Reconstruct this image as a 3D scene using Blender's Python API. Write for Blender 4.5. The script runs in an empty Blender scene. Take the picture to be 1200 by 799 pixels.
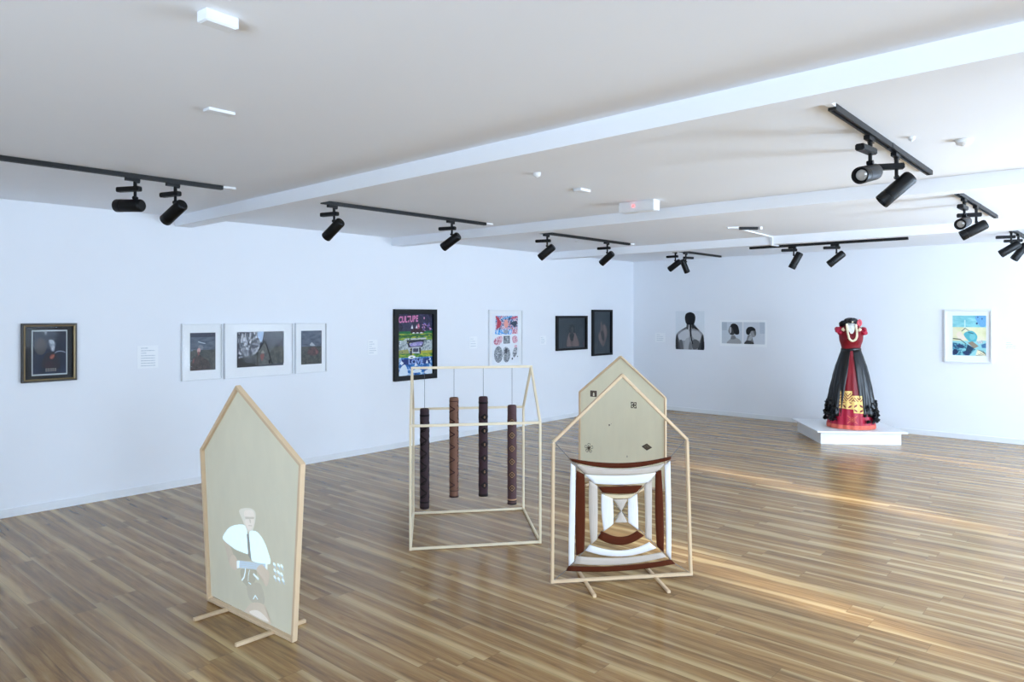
import bpy, bmesh, math, random
from mathutils import Vector, Matrix

random.seed(7)
SC = bpy.context.scene
COL = SC.collection
PI = math.pi
V3 = Vector

# ------------------------------------------------------------------ camera, world, light
HCAM = 1.70
cam_d = bpy.data.cameras.new('camera')
cam = bpy.data.objects.new('camera', cam_d)
COL.objects.link(cam)
cam.location = (0, 0, HCAM)
cam.rotation_euler = (PI / 2, 0, math.radians(41.62))
cam_d.sensor_fit = 'HORIZONTAL'
cam_d.sensor_width = 36.0
cam_d.lens = 36.0 * 847.5 / 1200.0
cam_d.shift_y = -31.5 / 1200.0
cam_d.clip_start = 0.05
SC.camera = cam

SC.view_settings.view_transform = 'Standard'
SC.view_settings.look = 'None'
SC.view_settings.gamma = 1.0
SC.view_settings.use_curve_mapping = False
SC.view_settings.exposure = 0.38
SC.cycles.max_bounces = 10
SC.cycles.diffuse_bounces = 6
SC.cycles.glossy_bounces = 4
SC.cycles.transparent_max_bounces = 12
SC.cycles.caustics_reflective = False
SC.cycles.caustics_refractive = False

world = bpy.data.worlds.new('daylight')
SC.world = world
world.use_nodes = True
bg = world.node_tree.nodes['Background']
bg.inputs['Color'].default_value = (0.72, 0.86, 1.0, 1)
bg.inputs['Strength'].default_value = 1.0


def area(name, loc, direction, sx, sy, power, color):
    d = bpy.data.lights.new(name, 'AREA')
    d.shape = 'RECTANGLE'
    d.size, d.size_y = sx, sy
    d.energy = power
    d.color = color
    o = bpy.data.objects.new(name, d)
    COL.objects.link(o)
    o.location = loc
    o.rotation_euler = V3(direction).to_track_quat('-Z', 'Z').to_euler()
    return o


DAY = (0.63, 0.80, 1.0)
WARM = (1.0, 0.985, 0.95)
# lamps standing in for window daylight, inside the blinds, tilted at ceiling and floor
area('window_daylight', (2.80, 4.35, 1.62), (-1, 0, -0.7), 1.7, 1.4, 90, DAY)
area('window_daylight', (2.75, 6.85, 1.25), (-1, 0, 0.75), 1.9, 1.4, 285, DAY)
area('window_daylight', (2.75, 9.55, 1.25), (-1, 0, 0.65), 1.8, 1.4, 115, DAY)
area('window_daylight', (0.9, -3.45, 0.82), (0, 1, 0.95), 4.0, 1.4, 265, DAY)

sun_d = bpy.data.lights.new('low_sun', 'SUN')
sun_d.energy = 13.0
sun_d.angle = math.radians(2.8)
sun_d.color = (1.0, 1.0, 0.98)
sun = bpy.data.objects.new('low_sun', sun_d)
COL.objects.link(sun)
_el = math.radians(12.0)
_to = V3((0.977 * math.cos(_el), -0.21 * math.cos(_el), math.sin(_el)))
sun.rotation_euler = (-_to).to_track_quat('-Z', 'Y').to_euler()
sun.location = (8, 3, 4)


# ------------------------------------------------------------------ materials
def lin(c):
    c /= 255.0
    return c / 12.92 if c <= 0.04045 else ((c + 0.055) / 1.055) ** 2.4


def rgb(c):
    return (lin(c[0]), lin(c[1]), lin(c[2]), 1.0)


MATS = {}


def mat(name, c, rough=0.6, metal=0.0, var=0.06, scale=18.0, stretch=(1, 1, 1), bump=0.0, spec=0.5,
        emit=None, emit_s=0.0, coat=0.0):
    key = name
    if key in MATS:
        return MATS[key]
    m = bpy.data.materials.new(name)
    m.use_nodes = True
    nt = m.node_tree
    b = nt.nodes['Principled BSDF']
    b.inputs['Roughness'].default_value = rough
    b.inputs['Metallic'].default_value = metal
    b.inputs['Specular IOR Level'].default_value = spec
    b.inputs['Coat Weight'].default_value = coat
    tc = nt.nodes.new('ShaderNodeTexCoord')
    mp = nt.nodes.new('ShaderNodeMapping')
    mp.inputs['Scale'].default_value = stretch
    nz = nt.nodes.new('ShaderNodeTexNoise')
    nz.inputs['Scale'].default_value = scale
    nz.inputs['Detail'].default_value = 4
    mx = nt.nodes.new('ShaderNodeMix')
    mx.data_type = 'RGBA'
    a = rgb(c)
    lo = tuple(x * (1 - var) for x in a[:3]) + (1,)
    hi = tuple(min(1, x * (1 + var)) for x in a[:3]) + (1,)
    mx.inputs[6].default_value = lo
    mx.inputs[7].default_value = hi
    nt.links.new(tc.outputs['Object'], mp.inputs['Vector'])
    nt.links.new(mp.outputs['Vector'], nz.inputs['Vector'])
    nt.links.new(nz.outputs['Fac'], mx.inputs[0])
    nt.links.new(mx.outputs[2], b.inputs['Base Color'])
    if bump:
        bp = nt.nodes.new('ShaderNodeBump')
        bp.inputs['Strength'].default_value = bump
        bp.inputs['Distance'].default_value = 0.01
        nt.links.new(nz.outputs['Fac'], bp.inputs['Height'])
        nt.links.new(bp.outputs['Normal'], b.inputs['Normal'])
    if emit:
        b.inputs['Emission Color'].default_value = rgb(emit)
        b.inputs['Emission Strength'].default_value = emit_s
    MATS[key] = m
    return m


def ink(c, rough=0.55):
    """a printed / painted colour, named after its value"""
    return mat('ink_%d_%d_%d' % tuple(c), c, rough, var=0.05, scale=60, spec=0.3)


def floor_material():
    m = bpy.data.materials.new('oak_plank_floor')
    m.use_nodes = True
    nt = m.node_tree
    N = nt.nodes.new
    L = nt.links.new
    b = nt.nodes['Principled BSDF']
    tc = N('ShaderNodeTexCoord')
    sp = N('ShaderNodeSeparateXYZ')
    L(tc.outputs['Object'], sp.inputs[0])

    def math_(op, a, bb=None, c=None):
        n = N('ShaderNodeMath')
        n.operation = op
        for i, v in enumerate((a, bb, c)):
            if v is None:
                continue
            if isinstance(v, (int, float)):
                n.inputs[i].default_value = v
            else:
                L(v, n.inputs[i])
        return n.outputs[0]

    W, LEN = 0.128, 1.22
    ry = math_('DIVIDE', sp.outputs['Y'], W)
    row = math_('FLOOR', ry)
    fy = math_('FRACT', ry)
    wn = N('ShaderNodeTexWhiteNoise')
    wn.noise_dimensions = '1D'
    L(row, wn.inputs['W'])
    xo = math_('ADD', math_('DIVIDE', sp.outputs['X'], LEN), math_('MULTIPLY', wn.outputs['Value'], 7.31))
    colm = math_('FLOOR', xo)
    fx = math_('FRACT', xo)
    cb = N('ShaderNodeCombineXYZ')
    L(row, cb.inputs[0])
    L(colm, cb.inputs[1])
    wid = N('ShaderNodeTexWhiteNoise')
    wid.noise_dimensions = '2D'
    L(cb.outputs[0], wid.inputs['Vector'])
    idv = wid.outputs['Value']
    cs = N('ShaderNodeSeparateColor')
    L(wid.outputs['Color'], cs.inputs[0])
    id2, id3 = cs.outputs['Green'], cs.outputs['Blue']
    # grain coordinates, shifted per plank
    gv = N('ShaderNodeCombineXYZ')
    L(math_('ADD', math_('MULTIPLY', sp.outputs['X'], 1.0), math_('MULTIPLY', idv, 37.0)), gv.inputs[0])
    L(math_('MULTIPLY', sp.outputs['Y'], 17.0), gv.inputs[1])
    L(math_('MULTIPLY', id2, 19.0), gv.inputs[2])
    g1 = N('ShaderNodeTexNoise')
    g1.inputs['Scale'].default_value = 1.7
    g1.inputs['Detail'].default_value = 5
    g1.inputs['Roughness'].default_value = 0.6
    g1.inputs['Distortion'].default_value = 0.7
    L(gv.outputs[0], g1.inputs['Vector'])
    g2 = N('ShaderNodeTexNoise')
    g2.inputs['Scale'].default_value = 9.0
    g2.inputs['Detail'].default_value = 3
    L(gv.outputs[0], g2.inputs['Vector'])
    r1 = N('ShaderNodeValToRGB')
    e = r1.color_ramp.elements
    e[0].position = 0.28
    e[0].color = rgb((112, 83, 52))
    e[1].position = 0.72
    e[1].color = rgb((178, 144, 98))
    x = e.new(0.44)
    x.color = rgb((142, 108, 66))
    x = e.new(0.58)
    x.color = rgb((160, 125, 80))
    L(g1.outputs['Fac'], r1.inputs[0])
    # sapwood: a pale wavy band along one edge of most planks
    wob = N('ShaderNodeTexNoise')
    wob.inputs['Scale'].default_value = 1.4
    wob.inputs['Detail'].default_value = 2
    wv = N('ShaderNodeCombineXYZ')
    L(math_('ADD', sp.outputs['X'], math_('MULTIPLY', id3, 41.0)), wv.inputs[0])
    L(math_('MULTIPLY', row, 3.7), wv.inputs[1])
    L(wv.outputs[0], wob.inputs['Vector'])
    width = math_('MULTIPLY', math_('ADD', math_('MULTIPLY', wob.outputs['Fac'], 0.9), -0.18), math_('ADD', math_('MULTIPLY', id2, 0.85), 0.25))
    side = math_('GREATER_THAN', id3, 0.42)
    fye = math_('ADD', math_('MULTIPLY', side, fy), math_('MULTIPLY', math_('SUBTRACT', 1.0, side), math_('SUBTRACT', 1.0, fy)))
    sap = N('ShaderNodeMapRange')
    sap.interpolation_type = 'SMOOTHSTEP'
    L(math_('SUBTRACT', width, fye), sap.inputs[0])
    sap.inputs[1].default_value = -0.16
    sap.inputs[2].default_value = 0.12
    sap.inputs[3].default_value = 0.0
    sap.inputs[4].default_value = 0.60
    mx = N('ShaderNodeMix')
    mx.data_type = 'RGBA'
    L(sap.outputs[0], mx.inputs[0])
    L(r1.outputs[0], mx.inputs[6])
    mx.inputs[7].default_value = rgb((212, 184, 132))
    # per plank tone and fine grain
    tone = math_('ADD', math_('MULTIPLY', idv, 0.22), 0.82)
    fine = math_('ADD', math_('MULTIPLY', g2.outputs['Fac'], 0.36), 0.82)
    # knots: sparse dark spots
    vo = N('ShaderNodeTexVoronoi')
    vo.feature = 'F1'
    vo.inputs['Scale'].default_value = 1.0
    kv = N('ShaderNodeCombineXYZ')
    L(math_('MULTIPLY', sp.outputs['X'], 1.6), kv.inputs[0])
    L(math_('MULTIPLY', sp.outputs['Y'], 5.5), kv.inputs[1])
    L(kv.outputs[0], vo.inputs['Vector'])
    kn = N('ShaderNodeMapRange')
    kn.interpolation_type = 'SMOOTHSTEP'
    L(vo.outputs['Distance'], kn.inputs[0])
    kn.inputs[1].default_value = 0.02
    kn.inputs[2].default_value = 0.13
    kn.inputs[3].default_value = 0.62
    kn.inputs[4].default_value = 1.0
    # seams
    ey = math_('MINIMUM', fy, math_('SUBTRACT', 1.0, fy))
    ex = math_('MULTIPLY', math_('MINIMUM', fx, math_('SUBTRACT', 1.0, fx)), LEN / W)
    ed = math_('MINIMUM', ey, ex)
    sm = N('ShaderNodeMapRange')
    L(ed, sm.inputs[0])
    sm.inputs[1].default_value = 0.0
    sm.inputs[2].default_value = 0.018
    sm.inputs[3].default_value = 0.62
    sm.inputs[4].default_value = 1.0
    k = math_('MULTIPLY', math_('MULTIPLY', tone, fine), math_('MULTIPLY', sm.outputs[0], kn.outputs[0]))
    vm = N('ShaderNodeVectorMath')
    vm.operation = 'SCALE'
    L(mx.outputs[2], vm.inputs[0])
    L(k, vm.inputs['Scale'])
    L(vm.outputs[0], b.inputs['Base Color'])
    rr = math_('ADD', math_('MULTIPLY', g1.outputs['Fac'], 0.04), 0.22)
    L(rr, b.inputs['Roughness'])
    b.inputs['Specular IOR Level'].default_value = 0.36
    return m


def glass_material():
    m = bpy.data.materials.new('picture_glass')
    m.use_nodes = True
    nt = m.node_tree
    nt.nodes.remove(nt.nodes['Principled BSDF'])
    out = nt.nodes['Material Output']
    tr = nt.nodes.new('ShaderNodeBsdfTransparent')
    gl = nt.nodes.new('ShaderNodeBsdfGlossy')
    gl.inputs['Roughness'].default_value = 0.03
    fr = nt.nodes.new('ShaderNodeFresnel')
    fr.inputs['IOR'].default_value = 1.15
    geo = nt.nodes.new('ShaderNodeNewGeometry')
    inv = nt.nodes.new('ShaderNodeMath')
    inv.operation = 'SUBTRACT'
    inv.inputs[0].default_value = 1.0
    nt.links.new(geo.outputs['Backfacing'], inv.inputs[1])
    mul = nt.nodes.new('ShaderNodeMath')
    mul.operation = 'MULTIPLY'
    nt.links.new(fr.outputs[0], mul.inputs[0])
    nt.links.new(inv.outputs[0], mul.inputs[1])
    mx = nt.nodes.new('ShaderNodeMixShader')
    nt.links.new(mul.outputs[0], mx.inputs[0])
    nt.links.new(tr.outputs[0], mx.inputs[1])
    nt.links.new(gl.outputs[0], mx.inputs[2])
    nt.links.new(mx.outputs[0], out.inputs[0])
    return m


def yarn_material(name, c, var=0.25):
    m = bpy.data.materials.new(name)
    m.use_nodes = True
    nt = m.node_tree
    b = nt.nodes['Principled BSDF']
    b.inputs['Roughness'].default_value = 0.9
    b.inputs['Specular IOR Level'].default_value = 0.15
    uv = nt.nodes.new('ShaderNodeUVMap')
    uv.uv_map = 'yarn'
    mp = nt.nodes.new('ShaderNodeMapping')
    mp.inputs['Scale'].default_value = (1.2, 16, 1)
    nz = nt.nodes.new('ShaderNodeTexNoise')
    nz.inputs['Scale'].default_value = 2.2
    nz.inputs['Detail'].default_value = 3
    mx = nt.nodes.new('ShaderNodeMix')
    mx.data_type = 'RGBA'
    a = rgb(c)
    mx.inputs[6].default_value = tuple(x * (1 - var) for x in a[:3]) + (1,)
    mx.inputs[7].default_value = tuple(min(1, x * (1 + var)) for x in a[:3]) + (1,)
    bp = nt.nodes.new('ShaderNodeBump')
    bp.inputs['Strength'].default_value = 0.5
    bp.inputs['Distance'].default_value = 0.004
    nt.links.new(uv.outputs[0], mp.inputs[0])
    nt.links.new(mp.outputs[0], nz.inputs['Vector'])
    nt.links.new(nz.outputs['Fac'], mx.inputs[0])
    nt.links.new(mx.outputs[2], b.inputs['Base Color'])
    nt.links.new(nz.outputs['Fac'], bp.inputs['Height'])
    nt.links.new(bp.outputs['Normal'], b.inputs['Normal'])
    return m


WALL = mat('white_wall_paint', (234, 237, 242), 0.7, var=0.012, scale=3, spec=0.25)
CEIL = mat('ceiling_paint', (242, 245, 250), 0.8, var=0.012, scale=2, spec=0.2)
FLOOR = floor_material()
GLASS = glass_material()
PINE = mat('raw_pine', (214, 188, 154), 0.6, var=0.10, scale=14, stretch=(1, 1, 0.3), spec=0.3)
PINE_PALE = mat('pale_pine', (226, 212, 184), 0.6, var=0.08, scale=14, stretch=(1, 1, 0.3), spec=0.3)
PLY = mat('pale_birch_ply', (240, 234, 206), 0.65, var=0.05, scale=5, stretch=(3, 3, 0.7), spec=0.25)
LINEN = mat('stretched_linen', (226, 220, 196), 0.8, var=0.05, scale=7, stretch=(2, 2, 0.8), spec=0.15)
BLACK = mat('black_powder_coat', (5, 6, 8), 0.42, var=0.15, scale=30, spec=0.3)
TRACKB = mat('black_track_aluminium', (8, 9, 11), 0.45, var=0.1, scale=20, spec=0.4)
PLASTIC = mat('white_plastic', (232, 234, 236), 0.45, var=0.02, scale=12, spec=0.4)
LENS = mat('lamp_lens', (176, 170, 162), 0.15, var=0.15, scale=50, spec=0.8, coat=0.5)
LED = mat('red_indicator', (255, 70, 70), 0.4, emit=(255, 60, 60), emit_s=6.0)
FRAMEW = mat('white_frame_paint', (228, 231, 234), 0.4, var=0.02, scale=12, spec=0.4)
FRAMEB = mat('black_frame_paint', (9, 10, 12), 0.5, var=0.1, scale=20, spec=0.3)
GOLD = mat('antique_gold', (138, 120, 86), 0.42, metal=0.5, var=0.2, scale=40)
MATW = mat('white_mount_board', (236, 238, 240), 0.75, var=0.01, scale=20, spec=0.2)
PAPER = mat('paper_label', (240, 243, 246), 0.8, var=0.01, scale=30, spec=0.2)


# ------------------------------------------------------------------ mesh helpers
class MB:
    def __init__(s):
        s.bm = bmesh.new()
        s.mi = 0

    def face(s, vs):
        try:
            f = s.bm.faces.new(vs)
            f.material_index = s.mi
            return f
        except ValueError:
            return None

    def box(s, c, size, rz=0.0, M=None):
        hx, hy, hz = size[0] / 2, size[1] / 2, size[2] / 2
        R = Matrix.Rotation(rz, 3, 'Z') if M is None else M
        vs = []
        for x in (-hx, hx):
            for y in (-hy, hy):
                for z in (-hz, hz):
                    vs.append(s.bm.verts.new(V3(c) + R @ V3((x, y, z))))
        for q in ((0, 1, 3, 2), (4, 6, 7, 5), (0, 4, 5, 1), (2, 3, 7, 6), (0, 2, 6, 4), (1, 5, 7, 3)):
            s.face([vs[i] for i in q])
        return s

    def bar(s, p, q, w, h, up=(0, 0, 1), ch=0.12):
        """timber bar p->q, width w across, height h along up, with chamfered edges"""
        p, q = V3(p), V3(q)
        a = (q - p).normalized()
        u = V3(up)
        u = (u - a * u.dot(a))
        if u.length < 1e-6:
            u = V3((1, 0, 0)) - a * a.x
        u.normalize()
        v = a.cross(u)
        c = min(w, h) * ch
        prof = [(w / 2 - c, h / 2), (-w / 2 + c, h / 2), (-w / 2, h / 2 - c), (-w / 2, -h / 2 + c),
                (-w / 2 + c, -h / 2), (w / 2 - c, -h / 2), (w / 2, -h / 2 + c), (w / 2, h / 2 - c)]
        r0 = [s.bm.verts.new(p + v * x + u * y) for x, y in prof]
        r1 = [s.bm.verts.new(q + v * x + u * y) for x, y in prof]
        n = len(prof)
        for i in range(n):
            s.face([r0[i], r0[(i + 1) % n], r1[(i + 1) % n], r1[i]])
        s.face(r0[::-1])
        s.face(r1)
        return s

    def rings(s, rings, caps=True, closed=True):
        R = [[s.bm.verts.new(V3(p)) for p in r] for r in rings]
        n = len(R[0])
        m = n if closed else n - 1
        for k in range(len(R) - 1):
            for i in range(m):
                s.face([R[k][i], R[k][(i + 1) % n], R[k + 1][(i + 1) % n], R[k + 1][i]])
        if caps and closed:
            s.face(R[0][::-1])
            s.face(R[-1])
        return s

    def tube(s, pts, r, n=8, caps=True):
        pts = [V3(p) for p in pts]
        rs = []
        prev = None
        for i, p in enumerate(pts):
            t = (pts[min(i + 1, len(pts) - 1)] - pts[max(i - 1, 0)]).normalized()
            if prev is None:
                a = V3((0, 0, 1)) if abs(t.z) < 0.9 else V3((1, 0, 0))
                u = (a - t * a.dot(t)).normalized()
            else:
                u = (prev - t * prev.dot(t)).normalized()
            prev = u
            v = t.cross(u)
            rr = r[i] if isinstance(r, (list, tuple)) else r
            rs.append([p + (u * math.cos(k * 2 * PI / n) + v * math.sin(k * 2 * PI / n)) * rr for k in range(n)])
        return s.rings(rs, caps)

    def lathe(s, origin, axis, prof, n=24, caps=True):
        """prof = [(distance along axis, radius)]"""
        o = V3(origin)
        a = V3(axis).normalized()
        t = V3((0, 0, 1)) if abs(a.z) < 0.9 else V3((1, 0, 0))
        u = (t - a * t.dot(a)).normalized()
        v = a.cross(u)
        rs = [[o + a * d + (u * math.cos(k * 2 * PI / n) + v * math.sin(k * 2 * PI / n)) * r for k in range(n)]
              for d, r in prof]
        return s.rings(rs, caps)

    def poly(s, pts):
        vs = [s.bm.verts.new(V3(p)) for p in pts]
        f = s.face(vs)
        if f and len(vs) > 4:
            r = bmesh.ops.triangulate(s.bm, faces=[f], ngon_method='EAR_CLIP')
            for g in r['faces']:
                g.material_index = s.mi
        return s

    def prism(s, pts, ext):
        e = V3(ext)
        a = [s.bm.verts.new(V3(p)) for p in pts]
        b = [s.bm.verts.new(V3(p) + e) for p in pts]
        n = len(a)
        for i in range(n):
            s.face([a[i], a[(i + 1) % n], b[(i + 1) % n], b[i]])
        fs = [s.face(a[::-1]), s.face(b)]
        if n > 4:
            r = bmesh.ops.triangulate(s.bm, faces=[f for f in fs if f], ngon_method='EAR_CLIP')
            for g in r['faces']:
                g.material_index = s.mi
        return s

    def build(s, name, mats, parent=None, local=False, smooth=False, kind=None, fixn=True):
        if fixn:
            bmesh.ops.recalc_face_normals(s.bm, faces=s.bm.faces[:])
        if parent is not None and not local:
            off = V3((0, 0, 0))
            p = parent
            while p:
                off += p.location
                p = p.parent
            bmesh.ops.translate(s.bm, verts=s.bm.verts[:], vec=-off)
        me = bpy.data.meshes.new(name)
        s.bm.to_mesh(me)
        s.bm.free()
        for m in (mats if isinstance(mats, (list, tuple)) else [mats]):
            me.materials.append(m)
        if smooth:
            for p in me.polygons:
                p.use_smooth = True
        o = bpy.data.objects.new(name, me)
        COL.objects.link(o)
        if smooth == 'auto':
            me.set_sharp_from_angle(angle=math.radians(38))
        if parent is not None:
            o.parent = parent
        if kind:
            o['kind'] = kind
        return o


def tag(o, label, cat, group=None):
    o['label'] = label
    o['category'] = cat
    if group:
        o['group'] = group
    return o


def thing(name, loc, label, cat, group=None, rz=0.0):
    o = bpy.data.objects.new(name, None)
    o.empty_display_size = 0.1
    COL.objects.link(o)
    o.location = loc
    o.rotation_euler = (0, 0, rz)
    return tag(o, label, cat, group)


def structure(name, mb, m):
    return mb.build(name, m, kind='structure')


# ------------------------------------------------------------------ the room
XL, XR, YB, YF, H = -7.18, 3.2, 11.45, -4.0, 2.66
structure('floor', MB().box(((XL + XR) / 2, (YB + YF) / 2, -0.05), (XR - XL + 0.6, YB - YF + 0.6, 0.1)), FLOOR)
structure('ceiling', MB().box(((XL + XR) / 2, (YB + YF) / 2, H + 0.06), (XR - XL + 0.6, YB - YF + 0.6, 0.12)), CEIL)
structure('wall_left', MB().box((XL - 0.1, (YB + YF) / 2, H / 2), (0.2, YB - YF + 0.4, H)), WALL)
structure('wall_back', MB().box(((XL + XR) / 2, YB + 0.1, H / 2), (XR - XL, 0.2, H)), WALL)
# right-hand wall with three window openings
WZ0, WZ1 = 0.90, 2.35
opens = [(3.20, 5.20), (5.70, 7.80), (8.38, 10.50)]
b = MB()
ys = [YF] + [v for o_ in opens for v in o_] + [YB]
for i in range(0, len(ys), 2):
    b.box((XR + 0.1, (ys[i] + ys[i + 1]) / 2, H / 2), (0.2, ys[i + 1] - ys[i], H))
for y0, y1 in opens:
    b.box((XR + 0.1, (y0 + y1) / 2, WZ0 / 2), (0.2, y1 - y0, WZ0))
    b.box((XR + 0.1, (y0 + y1) / 2, (WZ1 + H) / 2), (0.2, y1 - y0, H - WZ1))
structure('wall_right', b, WALL)
BLIND = mat('white_blind_fabric', (232, 236, 240), 0.9, var=0.02, scale=20, spec=0.1)
for i, (y0, y1) in enumerate(opens):
    # unseen blind, added to cut the sun to a narrow streak through one side gap
    b = MB()
    b.box((XR + 0.06, (y0 + 0.34 + y1) / 2, (WZ0 + WZ1) / 2), (0.03, y1 - y0 - 0.34, WZ1 - WZ0))
    top = (1.45, 1.62, 1.22)[i] if i < 2 else 1.22
    b.box((XR + 0.06, (y0 + y1) / 2, (top + WZ1) / 2), (0.02, y1 - y0, WZ1 - top))  # added upper panel, ends the sun streak sooner
    structure('window_%d' % (i + 1), b, BLIND)
b = MB()
b.box(((XL + XR) / 2, YF - 0.1, H / 2), (XR - XL, 0.2, H))
structure('wall_front', b, WALL)
structure('window_4', MB().box((0.6, YF + 0.03, 1.2), (4.6, 0.05, 2.3)), BLIND)

# ceiling beams
def beam_box(name, p0, p1, w):
    (x0, y0), (x1, y1) = p0, p1
    pts = [(x0, y0, H - 0.1), (x1, y1, H - 0.1), (x1, y1 + w, H - 0.1), (x0, y0 + w, H - 0.1)]
    structure(name, MB().prism(pts, (0, 0, 0.12)), CEIL)


beam_box('trim_1', (XL, 3.105), (XR, 2.775), 0.165)
beam_box('trim_2', (XL, 5.80), (XR, 5.80), 0.175)
beam_box('trim_3', (XL, 8.80), (XR, 8.80), 0.215)
# low flush baseboards
structure('baseboard_left', MB().box((XL + 0.006, (YB + YF) / 2, 0.035), (0.012, YB - YF, 0.07)), FRAMEW)
structure('baseboard_back', MB().box(((XL + XR) / 2, YB - 0.006, 0.035), (XR - XL - 0.024, 0.012, 0.07)), FRAMEW)

# ------------------------------------------------------------------ house-shaped frame with hanging tubes
RA, RB = V3((-4.000, 3.403, 0)), V3((-3.408, 4.150, 0))      # near left / near right foot
RC, RD = V3((-4.697, 4.028, 0)), V3((-4.100, 4.764, 0))      # far left / far right foot
rack = thing('house_sculpture', (RA + RB + RC + RD) / 4, 'open pine house-shaped frame holding four hanging dark tubes', 'frame')
Z = V3((0, 0, 1))
t = 0.018
SH, RG = 0.895, 1.278
nxt = (RB - RA).normalized()
for p in (RA, RB, RC, RD):
    MB().bar(p + Z * 0.001, p + Z * (SH + 0.008), t, t, nxt).build('post', PINE_PALE, rack)
for p, q in ((RA, RB), (RC, RD)):
    MB().bar(p + Z * 0.011 + nxt * t * 0.5, q + Z * 0.011 - nxt * t * 0.5, t, t).build('floor_rail', PINE_PALE, rack)
    MB().bar(p + Z * SH + nxt * t * 0.5, q + Z * SH - nxt * t * 0.5, t, t).build('eave_rail', PINE_PALE, rack)
dep = (RC - RA).normalized()
for p, q in ((RA, RC), (RB, RD)):
    MB().bar(p + Z * 0.011 + dep * t * 0.5, q + Z * 0.011 - dep * t * 0.5, t, t).build('floor_rail', PINE_PALE, rack)
GL_, GR_ = (RA + RC) / 2 + Z * RG, (RB + RD) / 2 + Z * RG
for p, g in ((RA, GL_), (RC, GL_), (RB, GR_), (RD, GR_)):
    MB().bar(p + Z * (SH + 0.004), g - Z * 0.004, t, t, nxt).build('rafter', PINE_PALE, rack)
MB().bar(GL_ - nxt * t * 0.5, GR_ + nxt * t * 0.5, t, t).build('ridge_pole', PINE_PALE, rack)

CORD = mat('dark_cord', (88, 90, 96), 0.8)
TUBE_D = [
    ((-4.288, 3.792), 0.172, 0.958, (62, 50, 54), (18, 9, 10),
     'darkest hanging tube, near-black with triangles, first from the left', 'tri'),
    ((-4.144, 3.973), 0.256, 1.041, (116, 84, 70), (44, 20, 17),
     'pale brown hanging tube with dark zigzag lines, second from the left', 'zig'),
    ((-3.999, 4.156), 0.253, 1.043, (62, 45, 50), (16, 8, 10),
     'plum-dark hanging tube with dark bands and small eyes, third from the left', 'eye'),
    ((-3.854, 4.338), 0.178, 0.970, (84, 62, 64), (18, 9, 9),
     'grey-brown hanging tube with tan nested diamonds, rightmost of the four', 'dia'),
]
TAN = (186, 146, 112)


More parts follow.
